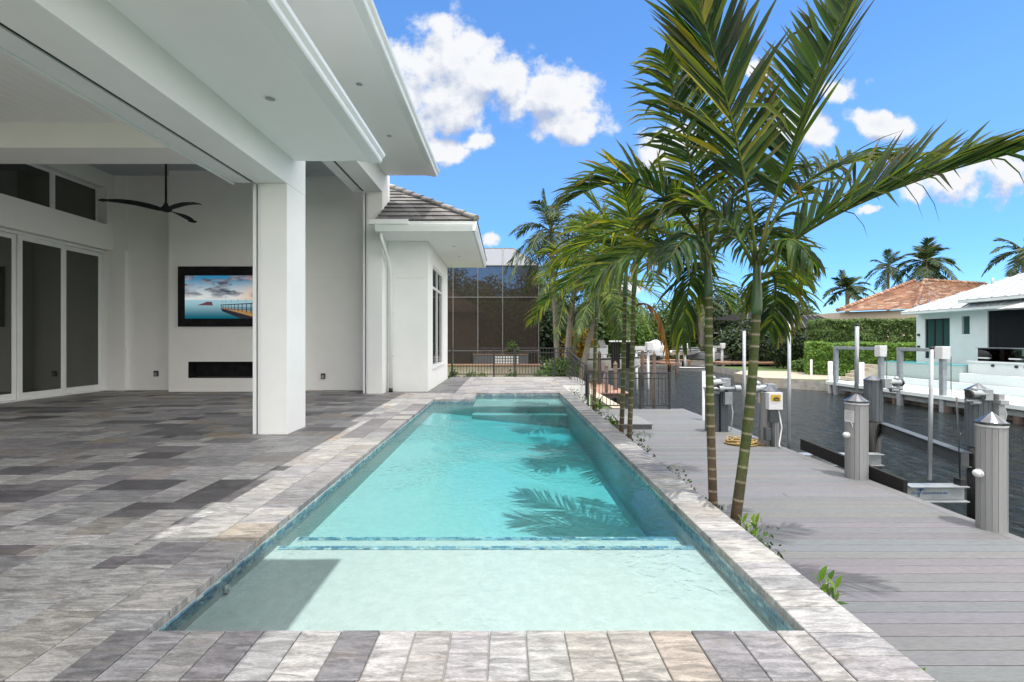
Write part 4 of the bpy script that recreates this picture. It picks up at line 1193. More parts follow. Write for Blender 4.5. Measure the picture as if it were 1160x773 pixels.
# ================================================================== NEIGHBOUR BEYOND THE FENCE
nb = thing('screened_pool_cage', 'tall dark screened pool enclosure with a sunlit grey mesh roof beyond the fence', 'pool enclosure', (0, 27, 0))
YC, X0c, X1c, ZT = 27.0, -4.6, 1.95, 5.78
b = MB()
for x in (-4.6, -3.13, -1.66, -.19, 1.95): b.box(x-.026, x+.026, YC-.05, YC+.05, -.3, ZT)
for z in (.72, 3.9, ZT): b.box(X0c, X1c, YC-.035, YC+.035, z-.026, z+.026)
for y in (30.5, 34.5): b.box(X1c-.04, X1c+.04, y-.04, y+.04, -.3, ZT)
for z in (.72, 3.9, ZT): b.box(X1c-.035, X1c+.035, YC, 38, z-.04, z+.04)
zr, yr, xr = 7.5, 30.5, .55
for x in (-4.6, -3.13, -1.66, -.19): b.bar((x, YC, ZT), (x, yr, zr), .07, .07)
b.bar((X1c, YC, ZT), (xr, yr, zr), .07, .07); b.bar((X0c, yr, zr), (xr, yr, zr), .07, .07); b.bar((X1c, 34.5, ZT), (xr, 34.5, zr), .07, .07); b.bar((xr, yr, zr), (xr, 38, zr), .07, .07)
b.bar((-.19, YC, ZT-1.6), (-.9, YC, ZT), .02, .02); b.bar((X1c, YC, ZT-1.4), (X1c-1.2, YC, ZT), .02, .02)
b.build('frame', M['bronze_grey'], nb)
b = MB(); b.quad((X0c, YC, -.3), (X1c, YC, -.3), (X1c, YC, ZT), (X0c, YC, ZT)); b.quad((X1c, YC, -.3), (X1c, 38, -.3), (X1c, 38, ZT), (X1c, YC, ZT)); b.build('wall_screen', M['screen_mesh'], nb, fix=False)
b = MB(); b.quad((X0c, YC, ZT), (X1c, YC, ZT), (xr, yr, zr), (X0c, yr, zr)); b.quad((X1c, YC, ZT), (X1c, 38, ZT), (xr, 38, zr), (xr, yr, zr)); b.quad((X0c, yr, zr), (xr, yr, zr), (xr, 38, zr), (X0c, 38, zr)); b.build('roof_screen', M['screen_sunlit'], nb, fix=False)
# neighbour's house inside the cage
nh = thing('neighbour_house', 'beige house with a brown roof seen through the dark screen enclosure', 'house', (-5, 32, 0))
b = MB(); b.box(-9, -1.9, 27.6, 40, -.3, 3.1); b.build('wall', M['far_beige'], nh)
b = MB(); b.box(-1.895, -1.88, 28.0, 29.6, .0, 2.3); b.box(-1.895, -1.88, 30.2, 32.4, .0, 2.3); b.build('door', M['far_white'], nh)
b = MB(); b.poly([(-1.2, 27.0, 3.05), (-1.2, 40, 3.05), (-5.5, 36, 5.9), (-5.5, 31.3, 5.9)]); b.poly([(-9.8, 27, 3.05), (-1.2, 27, 3.05), (-5.5, 31.3, 5.9)]); b.box(-9.8, -1.2, 27.05, 40, 2.9, 3.04); b.build('roof', M['wood_old'], nh)
nw = thing('raised_pool', 'pale walled raised pool with a patterned tile spa inside the screen enclosure', 'pool', (0, 25.5, -.7))
b = MB(); b.box(-3.5, 1.95, 25.4, 26.5, -.75, -.10); b.build('wall', M['seawall_beige'], nw, bevel=.01)
b = MB(); b.box(-3.5, 2.0, 25.34, 26.6, -.098, -.04); b.build('ledge', M['wood_dock'], nw)
b = MB(); b.box(-1.9, 1.3, 26.62, 27.0-.06, -.04, .50); b.build('spa_wall', M['beam_grey'], nw)
b = MB()
for i in range(9):
    for j in range(3):
        xx = -.62+i*.155; zz = -.02+j*.155; b.box(xx, xx+.11, 26.605, 26.618, zz+.01, zz+.12)
b.build('patterned_tile', M['far_white'], nw)
b = MB(); b.box(-1.95, 1.35, 26.60, 27-.055, .502, .54); b.build('spa_ledge', M['wood_dock'], nw)
# neighbour's seawall and brown dock
b = MB(); b.box(3.18, 3.55, 13.5, 44, -2.6, LZ+.06)
tag(b.build('seawall', M['seawall_beige'], loc=(3.3, 14, LZ)), 'beige seawall of the neighbouring garden beyond the dock fence', 'seawall')
nd = thing('wooden_dock', 'brown wooden dock of the neighbour reaching out behind the dock fence', 'dock', (4, 18, LZ))
b = Tiles(); y = 17.4
while y < 25.0:
    b.slab(3.56, 4.75, y, y+.15, DZ, tuple(v*rng.uniform(.85, 1.15) for v in (.30,.19,.14)), g=.004, th=.04); y += .15
b.mb.build('deck_board', M['deck_board'], nd, col=b.col, fix=False)
b = MB(); b.box(3.6, 4.7, 17.42, 24.9, DZ-.2, DZ-.045); b.build('beam', M['wood_pile'], nd)

def wood_piling(x, y, top, r, label, mat='wood_pile', cap=True):
    t = thing('wooden_piling', label, 'piling', (x, y, WZ), 'brown wooden pilings of the neighbouring docks')
    b = MB(); b.tube([(x, y, -3.0), (x, y, top)], [r*1.05, r*.95], 10); b.build('pile', M[mat], t)
    if cap:
        b = MB(); b.tube([(x, y, top+.002), (x, y, top+.03), (x, y, top+.16)], [r*1.06, r*1.06, .01], 10, sm=False); b.build('cap', M['wood_old'], t)
for (px_, pt, d, r, lab) in [(687, 415, 17.5, .075, 'brown pile with pointed cap by the neighbour dock corner'), (697, 413, 18.5, .09, 'thick brown pile before the white moored boat'), (741, 402, 15.5, .062, 'tall brown pile rising behind the dock fence, its top pale'),
      (670, 398, 24.0, .10, 'brown pile beside the leaning palm trunk'), (679, 401, 21.0, .09, 'brown pile between the leaning palm and the white boat'), (728, 398, 27, .10, 'brown pile under the white lift frame'), (767, 394, 40, .14, 'dark pile of the far lift, its nearer post'), (775, 396, 42, .14, 'dark pile of the far lift, its farther post'),
      (829, 403, 40, .12, 'short pile on the far wooden dock')]:
    q = P(px_, pt, d); wood_piling(q.x, d, q.z, r, lab)

# ------------------------------------------------------------------ boats
def boat(loc, L, W, H, rotz, label, name='motor_boat', cover=None, console=True, cat='boat'):
    x0, y0, z0 = loc; t = thing(name, label, cat, loc)
    # built along -y (bow towards -y), then turned
    b = MB(); n = 14; rings = []
    for k in range(n+1):
        f = k/n; y = -L/2+L*f                       # bow at f=0
        w = W/2*min(1, (f*2.1)**.62) if f > 0 else .02; w = max(w, .02); sh = H*(1.0+.28*(1-f)**2); keel = H*.55*max(0, 1-f*2.4)**1.5
        rings.append(b.add([(-w, y, sh), (-w*.96, y, sh*.72), (-w*.72, y, keel+H*.16), (0, y, keel), (w*.72, y, keel+H*.16), (w*.96, y, sh*.72), (w, y, sh), (w*.86, y, sh-.01), (w*.80, y, sh*.66), (0, y, sh*.62), (-w*.80, y, sh*.66), (-w*.86, y, sh-.01)]))
    m = 12
    for a, c in zip(rings, rings[1:]):
        for j in range(m): b.face((a+j, a+(j+1) % m, c+(j+1) % m, c+j), 0, False)
    b.face([rings[0]+j for j in range(m)]); b.face([rings[-1]+j for j in range(m)])
    # built at the thing's base
    def put(mb, nm, mat, par, **kw):
        mb.v = [(x+x0, y+y0, z+z0) for x, y, z in mb.v]; return mb.build(nm, mat, par, **kw)
    tp = [b.v[a+6] for a in rings]; tq = [b.v[a] for a in rings]
    hl = put(b, 'hull', M['boat_white'], t)
    b = MB(); b.tube([(x+.01, y, z-.05) for x, y, z in tp], .035, 6); b.tube([(x-.01, y, z-.05) for x, y, z in tq], .035, 6); put(b, 'rub_rail', M['black_metal'], hl)
    b = MB(); b.tube([(x*.9, y, z+.16) for x, y, z in tp[:8]], .014, 5); b.tube([(x*.9, y, z+.16) for x, y, z in tq[:8]], .014, 5)
    for a_ in (1, 3, 5, 7): b.cyl((tp[a_][0]*.9, tp[a_][1], tp[a_][2]), (tp[a_][0]*.9, tp[a_][1], tp[a_][2]+.16), .012, n=5); b.cyl((tq[a_][0]*.9, tq[a_][1], tq[a_][2]), (tq[a_][0]*.9, tq[a_][1], tq[a_][2]+.16), .012, n=5)
    if not cover: put(b, 'bow_rail', M['alu_dull'], t)
    if console:
        b = MB(); b.box(-W*.46, W*.46, L*.28, L*.42, H*.62, H*.9); put(b, 'seat', M['grey_plastic'], t, bevel=.03)
        b = MB(); b.box(-W*.16, W*.16, -.1, .55, H*.62, H+.55); c = put(b, 'console', M['boat_white'], t, bevel=.03)
        b = MB(); b.poly([(-W*.15, -.13, H+.56), (W*.15, -.13, H+.56), (W*.12, .05, H+.95), (-W*.12, .05, H+.95)]); put(b, 'windscreen', M['window_glass'], c)
        b = MB(); b.box(-.25, .25, L/2-.05, L/2+.35, H*.5, H+.45); put(b, 'outboard_motor', M['black_matte'], t, bevel=.05)
    if cover:
        b = MB(); rr = []
        for k in range(11):
            f = k/10; y = -L/2*1.0+L*f; w = W/2*min(1, (f*2.0+.05)**.55)+.03; top = H*1.0+cover*(math.sin(math.pi*min(1, f*1.05+.08))**.55)
            rr.append(b.add([(-w, y, H*.75), (-w*.9, y, H*1.15), (-w*.55, y, top*.86), (0, y, top), (w*.55, y, top*.86), (w*.9, y, H*1.15), (w, y, H*.75)]))
        for a, c in zip(rr, rr[1:]):
            for j in range(6): b.face((a+j, a+j+1, c+j+1, c+j), 0, True)
        b.face([rr[0]+j for j in range(7)]); b.face([rr[-1]+j for j in range(7)])
        put(b, 'cover', M['shrink_wrap'], t)
    t.rotation_euler = (0, 0, rotz)
    return t
q = P(706, 430, 19.8)
boat((q.x-.35, 22.6, q.z+.12), 4.6, 1.7, .68, R(36), 'white open motor boat on a lift behind the dock fence')
q = P(749, 409, 33)
boat((q.x, 34.5, q.z), 5.0, 1.75, .6, R(-8), 'motor boat wrapped in white shrink film on a lift beyond the boat by the fence', name='wrapped_boat', cover=1.0, console=False)
q = P(790, 424, 38)
boat((q.x+.3, 38.5, q.z+.08), 3.4, 1.3, .45, R(55), 'low white skiff on the far lift across the water', console=False, name='skiff')
q = P(814, 409, 42)
boat((q.x, 43, q.z), 4.6, 2.0, .8, R(28), 'white bow of a boat beside the far wooden dock', name='moored_boat')
q = P(661, 413, 31)
boat((q.x, 32, q.z), 3.6, 1.3, .6, R(5), 'white covered boat behind the leaning palm trunk', name='covered_boat', cover=.55, console=False)
q = P(781, 403, 42.5)
boat((q.x, 43.5, q.z), 2.6, 1.4, .5, R(80), 'small pale dinghy lying on the far wooden dock', name='dinghy', console=False)

# lift frames across the water
def lift_frame(x0, x1, y, ztop, label, mat='white_plastic', zb=WZ-1, motor=True, w=.12, group='white boat lift frames of the far docks'):
    t = thing('dock_hoist', label, 'boat lift', (x0, y, WZ), group)
    for x in (x0, x1):
        b = MB(); b.cyl((x, y, zb), (x, y, ztop), w, n=10); b.build('post', M[mat], t)
    b = MB(); b.box(x0-.15, x1+.15, y-.1, y+.1, ztop+.002, ztop+.2); b.build('beam', M[mat], t)
    if motor:
        b = MB(); b.box(x1-.12, x1+.22, y-.18, y+.18, ztop-.05, ztop+.42); b.build('motor_cover', M['white_plastic'], t, bevel=.04)
q0 = P(721, 396, 24); q1 = P(732, 396, 24); lift_frame(q0.x, q1.x+.1, 24, q0.z, 'white lift frame beside the open white boat', w=.07)
q0 = P(768, 394, 40.5); q1 = P(776, 394, 40.5); lift_frame(q0.x, q1.x, 40.5, q0.z, 'pale lift frame over the low skiff across the water', mat='grey_plastic')
q0 = P(808, 394, 39); q1 = P(818, 394, 39); lift_frame(q0.x, q1.x, 39, q0.z, 'pale lift frame at the far wooden dock, behind the left palm trunk', mat='grey_plastic')
q0 = P(669, 400, 23); q1 = P(683, 396, 23); lift_frame(q0.x, q1.x, 23, q0.z, 'white lift frame beside the covered boat by the leaning palm', w=.09)
# black boat curtains under a light bar
cu = thing('lift_curtain', 'two tall black curtains hanging from a pale bar over the white boat', 'boat cover', (5, 19, WZ))
q0 = P(697, 387, 18.9); q1 = P(713, 417, 18.9)
b = MB(); b.box(P(690,0,18.9).x, P(719,0,18.9).x, 18.85, 18.95, q0.z, q0.z+.06); b.build('bar', M['white_plastic'], cu)
for (a, c_) in ((692.5, 702), (707, 714)):
    b = MB(); xa = P(a,0,18.9).x; xb = P(c_,0,18.9).x; n = 12; zt_, zb_ = q0.z-.005, q1.z
    i = b.add([(xa+(xb-xa)*k/n, 18.9+.03*math.sin(k*1.9), z) for z in (zb_, zt_) for k in range(n+1)])
    j = b.add([(xa+(xb-xa)*k/n, 18.93+.03*math.sin(k*1.9), z) for z in (zb_, zt_) for k in range(n+1)])
    for k in range(n): b.face((i+k, i+k+1, i+n+1+k+1, i+n+1+k)); b.face((j+k, j+k+1, j+n+1+k+1, j+n+1+k))
    b.build('curtain', M['carpet_black'], cu, fix=False)
# far wooden docks
def far_dock(poly, label):
    cx_ = sum(p[0] for p in poly)/len(poly); cy_ = sum(p[1] for p in poly)/len(poly)
    t = thing('wooden_dock', label, 'dock', (cx_, cy_, DZ)); b = MB(); b.extrz(poly, -.55, -.42); b.build('deck', M['wood_dock'], t)
    for (x, y) in poly:
        b = MB(); b.cyl((cx_+(x-cx_)*.93, cy_+(y-cy_)*.93, -3), (cx_+(x-cx_)*.93, cy_+(y-cy_)*.93, -.551), .14, n=8); b.build('pile', M['wood_pile'], t)
far_dock([(11.0, 42.0), (16.6, 40.5), (17.0, 43.0), (11.4, 45)], 'reddish wooden dock below the wrapped boat across the water')
far_dock([(17.3, 36.5), (22.5, 36.0), (22.5, 38.8), (17.3, 39.3)], 'reddish wooden dock before the dark hedge across the water')
far_dock([(9.0, 36.0), (13.6, 35.6), (13.6, 37.4), (9.0, 38.0)], 'narrow wooden walkway under the wrapped boat')
pc = thing('pool_cage', 'small white framed pool cage on the far bank behind the left palm trunk', 'pool enclosure', (20, 54, LZ))
b = MB(); xa, xb = P(783,0,52).x, P(829,0,52).x; zt_ = P(0,377,52).z
for k in range(5):
    x = xa+(xb-xa)*k/4; b.box(x-.05, x+.05, 51.95, 52.05, LZ, zt_); b.bar((x, 52, zt_), (x+1.6, 56, zt_+1.1), .08, .08)
b.box(xa, xb, 51.96, 52.04, zt_-.06, zt_+.06); b.box(xa, xb, 51.96, 52.04, .4, .5); b.bar((xa+1.6, 56, zt_+1.1), (xb+1.6, 56, zt_+1.1), .1, .1)
b.build('frame', M['far_white'], pc)
b = MB(); b.quad((xa, 52, zt_), (xb, 52, zt_), (xb+1.6, 56, zt_+1.1), (xa+1.6, 56, zt_+1.1)); b.build('roof_screen', M['screen_mesh'], pc, fix=False)

# ================================================================== OPPOSITE BANK
op = thing('terrace', 'white terrace with stepped walls on the opposite bank', 'terrace', (17, 18, LZ))
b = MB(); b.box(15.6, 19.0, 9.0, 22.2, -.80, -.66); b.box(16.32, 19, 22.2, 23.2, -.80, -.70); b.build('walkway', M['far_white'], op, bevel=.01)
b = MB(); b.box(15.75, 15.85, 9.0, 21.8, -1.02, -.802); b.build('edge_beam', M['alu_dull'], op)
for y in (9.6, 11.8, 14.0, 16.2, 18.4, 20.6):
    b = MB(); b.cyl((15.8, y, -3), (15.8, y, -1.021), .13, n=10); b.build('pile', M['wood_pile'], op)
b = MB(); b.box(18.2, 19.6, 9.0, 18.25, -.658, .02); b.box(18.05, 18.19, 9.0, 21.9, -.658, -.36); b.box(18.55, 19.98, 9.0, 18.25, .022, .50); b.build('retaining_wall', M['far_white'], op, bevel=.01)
b = MB(); b.box(18.50, 18.545, 9.0, 18.25, .45, .52); b.build('coping', M['far_white'], op)
b = MB()
for y in (10.2, 11.5, 13.0, 13.35, 14.6, 14.95, 16.2, 16.5, 17.3):
    b.cyl((18.50, y, .36), (18.548, y, .36), .05, n=8)
b.build('scupper', M['black_metal'], op)
# infinity pool
ip = thing('infinity_pool', 'raised infinity pool with pale mosaic wall and turquoise water on the opposite bank', 'pool', (19, 19.5, LZ))
mcol = []; b = MB()
b.box(18.3, 19.8, 18.3, 22.1, LZ, .30); b.build('wall', surf('pale_mosaic', (.42,.50,.48), (.24,.32,.32), 30, .4, lo=.4, hi=.6), ip)
b = MB(); b.box(18.28, 19.8, 18.28, 22.12, .302, .335); b.build('water', M['pool_blue'], ip)
b = MB()
for k in range(5): b.box(17.0+.25*k, 18.25, 22.2+.0, 22.2+.9, -.66+.16*k, -.66+.16*(k+1)-.002)
st_ = b.build('stair', M['seawall_beige'], loc=(17.6, 22.5, LZ)); tag(st_, 'pale steps at the end of the infinity pool by the hedge', 'steps')
gr = thing('glass_railing', 'clear glass railing along the white terrace of the opposite house', 'railing', (18.8, 13, .5))
b = MB(); 
for k in range(5): b.box(18.80, 18.815, 9.65+k*1.7, 9.65+k*1.7+1.66, .505, 1.02)
b.build('glass_panel', M['rail_glass'], gr)
b = MB(); b.box(18.79, 18.825, 9.0, 18.2, 1.022, 1.045); b.build('hand_rail', M['alu_dull'], gr)
# white lounge seats on that terrace
def lounger(x, y, label):
    t = thing('lounge_chair', label, 'lounge chair', (x, y, .50), 'white loungers on the opposite terrace')
    b = MB(); b.extr([(x-.55, .66), (x-.2, .62), (x+.2, .66), (x+.45, .92), (x+.47, .88), (x+.22, .60), (x-.2, .56), (x-.56, .61)], y-.2, y+.2); b.build('seat', M['boat_white'], t)
    b = MB(); b.box(x-.3, x-.2, y-.2, y+.2, .50, .60); b.box(x+.2, x+.3, y-.2, y+.2, .50, .62); b.build('base', M['boat_white'], t)
lounger(19.3, 17.85, 'white moulded lounger behind the glass railing, the farther one'); lounger(19.3, 16.75, 'white moulded lounger behind the glass railing, the nearer one')
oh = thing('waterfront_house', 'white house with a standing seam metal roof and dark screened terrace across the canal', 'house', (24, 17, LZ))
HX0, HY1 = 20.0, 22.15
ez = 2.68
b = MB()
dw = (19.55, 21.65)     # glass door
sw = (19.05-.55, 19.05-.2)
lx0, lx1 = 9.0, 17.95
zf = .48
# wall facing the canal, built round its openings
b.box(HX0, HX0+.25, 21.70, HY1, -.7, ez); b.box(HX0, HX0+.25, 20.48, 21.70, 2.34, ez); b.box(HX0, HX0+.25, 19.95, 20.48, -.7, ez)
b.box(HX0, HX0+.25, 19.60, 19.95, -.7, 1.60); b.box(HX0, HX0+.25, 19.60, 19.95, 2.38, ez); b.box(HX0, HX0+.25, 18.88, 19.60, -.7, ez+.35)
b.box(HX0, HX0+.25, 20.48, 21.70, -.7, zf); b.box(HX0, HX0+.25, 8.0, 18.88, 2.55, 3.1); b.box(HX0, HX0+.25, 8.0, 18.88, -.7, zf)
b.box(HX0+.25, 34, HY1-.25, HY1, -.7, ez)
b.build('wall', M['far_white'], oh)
gd = MB(); gd.box(HX0+.10, HX0+.13, 20.48, 21.70, zf, 2.34); fo = gd.build('glass_door', glassmat('teal_glass', (.03,.075,.07), .03, .5), oh)
gd = MB()
for y in (20.48, 20.87, 21.26, 21.65): gd.box(HX0+.05, HX0+.099, y, y+.05, zf, 2.34)
gd.box(HX0+.05, HX0+.098, 20.48, 21.70, 2.28, 2.339); gd.build('frame', M['black_metal'], fo)
gd = MB(); gd.box(HX0+.10, HX0+.13, 19.60, 19.95, 1.60, 2.38); gd.build('window', M['teal_glass'], oh)
gd = MB(); gd.box(HX0+.06, HX0+.08, 8.0, 18.88, zf, 2.55); gd.build('lanai_screen', seemat('lanai_mesh', (.02,.022,.025), .82), oh, fix=False)
gd = MB(); gd.box(HX0+3.5, HX0+3.7, 8, 18.8, zf, 2.55); gd.box(HX0+.25, HX0+3.5, 18.78, 18.87, zf, 2.55); gd.box(HX0+.25, HX0+3.6, 8, 18.78, 2.56, 2.64); gd.build('lanai_wall', M['beam_grey'], oh)
b = MB()
def slope(el, er, tr_, tl__, n):
    """standing seam slope with ribs that run straight up from the eave"""
    el, er, tr_, tl__ = (Vector(p) for p in (el, er, tr_, tl__)); b.poly([el, er, tr_, tl__])
    L = (er-el).length; e = (er-el)/L; up = (tl__-el) - e*(tl__-el).dot(e); h = up.length; up /= h
    a0 = (tl__-el).dot(e); a1 = (er-tr_).dot(e)
    for k in range(n+1):
        s_ = L*k/n; f = 1.0
        if a0 > 1e-3: f = min(f, s_/a0)
        if a1 > 1e-3: f = min(f, (L-s_)/a1)
        if f > .03: b.bar(el+e*s_+Vector((0,0,.02)), el+e*s_+up*(h*f)+Vector((0,0,.02)), .035, .05)
sl = .53
def hiproof(x0, y1, z0, t_, n):
    A = (x0, y1, z0); T_ = (x0+t_, y1-t_, z0+sl*t_)
    slope(A, (x0, 4, z0), (x0+t_, 4, z0+sl*t_), T_, n)
    slope((x0+14, y1, z0), A, T_, (x0+14, y1-t_, z0+sl*t_), n)
hiproof(19.1, 22.05, ez+.015, 4.2, 36)
hiproof(18.85, 19.05, 3.0, 3.2, 32)
b.build('roof', M['metal_roof'], oh)
b = MB(); b.box(19.13, HX0-.002, 4, 22.0, ez-.10, ez+.008); b.box(HX0+.26, 33, 22.16, 22.0+.03, ez-.10, ez+.008); b.build('eave', M['far_white'], oh)
b = MB(); b.box(18.88, HX0-.004, 4, 19.0, 2.88, 2.993); b.build('eave', M['far_white'], oh)
b = MB(); b.cyl((21.2, 19.8, 3.5), (21.2, 19.8, 4.05), .05, n=10); b.build('vent_pipe', M['grey_plastic'], oh)
for z in (1.55, .98):
    b = MB(); b.box(HX0-.08, HX0-.002, 21.95, 22.03, z, z+.1); b.build('wall_light', M['black_metal'], oh)
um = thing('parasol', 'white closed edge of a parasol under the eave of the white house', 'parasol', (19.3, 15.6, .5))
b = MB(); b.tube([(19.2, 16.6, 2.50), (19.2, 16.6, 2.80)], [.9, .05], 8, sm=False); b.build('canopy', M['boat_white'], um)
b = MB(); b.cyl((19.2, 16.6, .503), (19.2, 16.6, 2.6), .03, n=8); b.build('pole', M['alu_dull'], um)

# opposite lift: posts, beams, boxes
for (ya, yb, lab) in ((21.55, 19.05, 'grey lift with a white motor box on the opposite dock, nearer the hedge'), (18.05, 16.35, 'grey lift with a white motor box on the opposite dock, before the white house')):
    t = thing('lift_gantry', lab, 'boat lift', (15.6, (ya+yb)/2, WZ), 'grey lifts of the opposite dock')
    za = P(948, 393, 21.4).z
    for y, xx in ((ya, 15.65), (yb, 15.72)):
        b = MB(); b.box(xx-.08, xx+.08, y-.08, y+.08, -2.6, za-.10); b.build('post', M['lift_grey'], t, bevel=.02)
    b = MB(); b.box(15.58, 15.76, yb, ya+.10, za-.098, za+.03); b.build('beam', M['lift_grey'], t, bevel=.01)
    b = MB(); b.box(15.55, 15.85, yb-.16, yb+.14, za-.36, za+.10); b.build('motor_box', M['boat_white'], t, bevel=.02)
    b = MB(); b.cyl((15.67, yb-.35, -.7), (15.67, yb-.35, za-.25), .012, n=8); b.build('cable_guide', M['black_metal'], t)
for (px_, pt, d, lab) in ((940.5, 409, 22.3, 'short white post at the corner of the opposite dock'), (919, 407, 26.5, 'short white post on the sand of the far bank'), (976, 410, 20.5, 'short grey post behind the first opposite lift')):
    q = P(px_, pt, d); t = thing('mooring_post', lab, 'post', (q.x, d, WZ)); b = MB(); b.cyl((q.x, d, -2.4), (q.x, d, q.z), .10 if px_ != 919 else .06, n=10); b.build('post', M['white_plastic'], t)

# clay tiled house behind the hedge
CPAL = [((.31,.175,.115), 5), ((.265,.145,.10), 4), ((.36,.225,.155), 4), ((.22,.125,.09), 3), ((.40,.30,.23), 3), ((.21,.135,.105), 1.5)]
tr = thing('tiled_house', 'house with a large hipped clay tile roof behind the tall hedge', 'house', (36, 44, LZ))
pk = P(1047, 318, 42); el0 = P(934, 354, 38.0); cz = el0.z
pk2 = P(1120, 321, 44)
A0 = Vector((el0.x, 36.5, cz)); A1 = Vector((P(1020, 0, 33).x+1.5, 33.5, cz)); 
Bk = Vector((el0.x+2, 52, cz)); A2 = Vector((50, 36.5, cz)); pk2 = Vector((46.5, 44, pk.z-.1))
rm = MB(); rc = []
tile_slope(rm, rc, A0, A1, pk, pk+Vector((-.6, .3, -.05)), 26, .42, CPAL, rng, th=.07)
tile_slope(rm, rc, A1, A2, pk2, pk, 26, .42, CPAL, rng, th=.07)
for (u_, v_) in ((A1, pk), (A0, pk+Vector((-.6,.3,0))), (pk, pk2)):
    for k in range(24):
        n0 = len(rm.v); rm.tube([u_.lerp(v_, k/24)+Vector((0,0,.12)), u_.lerp(v_, (k+1.1)/24)+Vector((0,0,.08))], [.16, .13], 6); c = pick(CPAL, rng); rc.extend([c]*(len(rm.v)-n0))
rm.build('roof', M['clay_tile'], tr, col=rc, fix=False)
b = MB(); b.extrz([(A0.x+.6, A0.y+.6), (A1.x, A1.y+.6), (49.5, 37.2), (49.5, 48), (A0.x+.8, 48)], LZ, cz-.02); b.build('wall', M['far_beige'], tr)
# dark mesh roofs of the pool cages beside it
for (xa, xb, y, ya, zt, lab) in ((P(846,0,40).x, P(905,0,40).x, 40, 47, P(0,351,40).z, 'low dark screened roof behind the round hedge'), (P(900,0,36).x, P(962,0,36).x, 36, 43, P(0,357,36).z, 'dark sloping screened roof before the clay tiled house')):
    t = thing('cage_roof', lab, 'pool enclosure', ((xa+xb)/2, y, LZ)); b = MB()
    b.poly([(xa, y, zt-1.0), (xb, y, zt-1.0), (xb-1.2, y+2, zt+.1), (xa+1.2, y+2, zt+.1)]); b.poly([(xa+1.2, y+2, zt+.1), (xb-1.2, y+2, zt+.1), (xb, ya, zt-.5), (xa, ya, zt-.5)])
    b.poly([(xa, y, zt-1.0), (xa+1.2, y+2, zt+.1), (xa, ya, zt-.5)]); b.poly([(xb, y, zt-1.0), (xb-1.2, y+2, zt+.1), (xb, ya, zt-.5)])
    b.box(xa, xb, y+.02, ya, zt-1.06, zt-1.01); b.build('roof', M['black_matte'], t, fix=False)
    b = MB()
    for k in range(6):
        f = k/5; b.bar((xa+(xb-xa)*f, y, zt-.96), (xa+1.2+(xb-xa-2.4)*f, y+2, zt+.14), .07, .05)
        b.box(xa+(xb-xa)*f-.05, xa+(xb-xa)*f+.05, y-.03, y+.05, LZ, zt-1.07)
    b.build('rib', M['beam_grey'], t)
# ================================================================== PALMS
def bez(p0, p1, p2, t): return p0*((1-t)**2) + p1*(2*t*(1-t)) + p2*(t*t)
def bezt(p0, p1, p2, t): return ((p1-p0)*(2*(1-t)) + (p2-p1)*(2*t)).normalized()

GREEN = [((.013,.038,.007), 4), ((.021,.054,.009), 5), ((.035,.076,.011), 4), ((.06,.105,.014), 2.0), ((.13,.16,.02), .8)]
YGREEN = [((.028,.066,.010), 4), ((.048,.095,.012), 5), ((.085,.135,.015), 3.5), ((.16,.19,.02), 1.8), ((.017,.042,.008), 3)]
DGREEN = [((.013,.039,.007), 5), ((.021,.054,.010), 4), ((.042,.084,.014), 2)]
DEAD = [((.24,.11,.045), 4), ((.17,.075,.035), 4), ((.32,.17,.07), 2)]

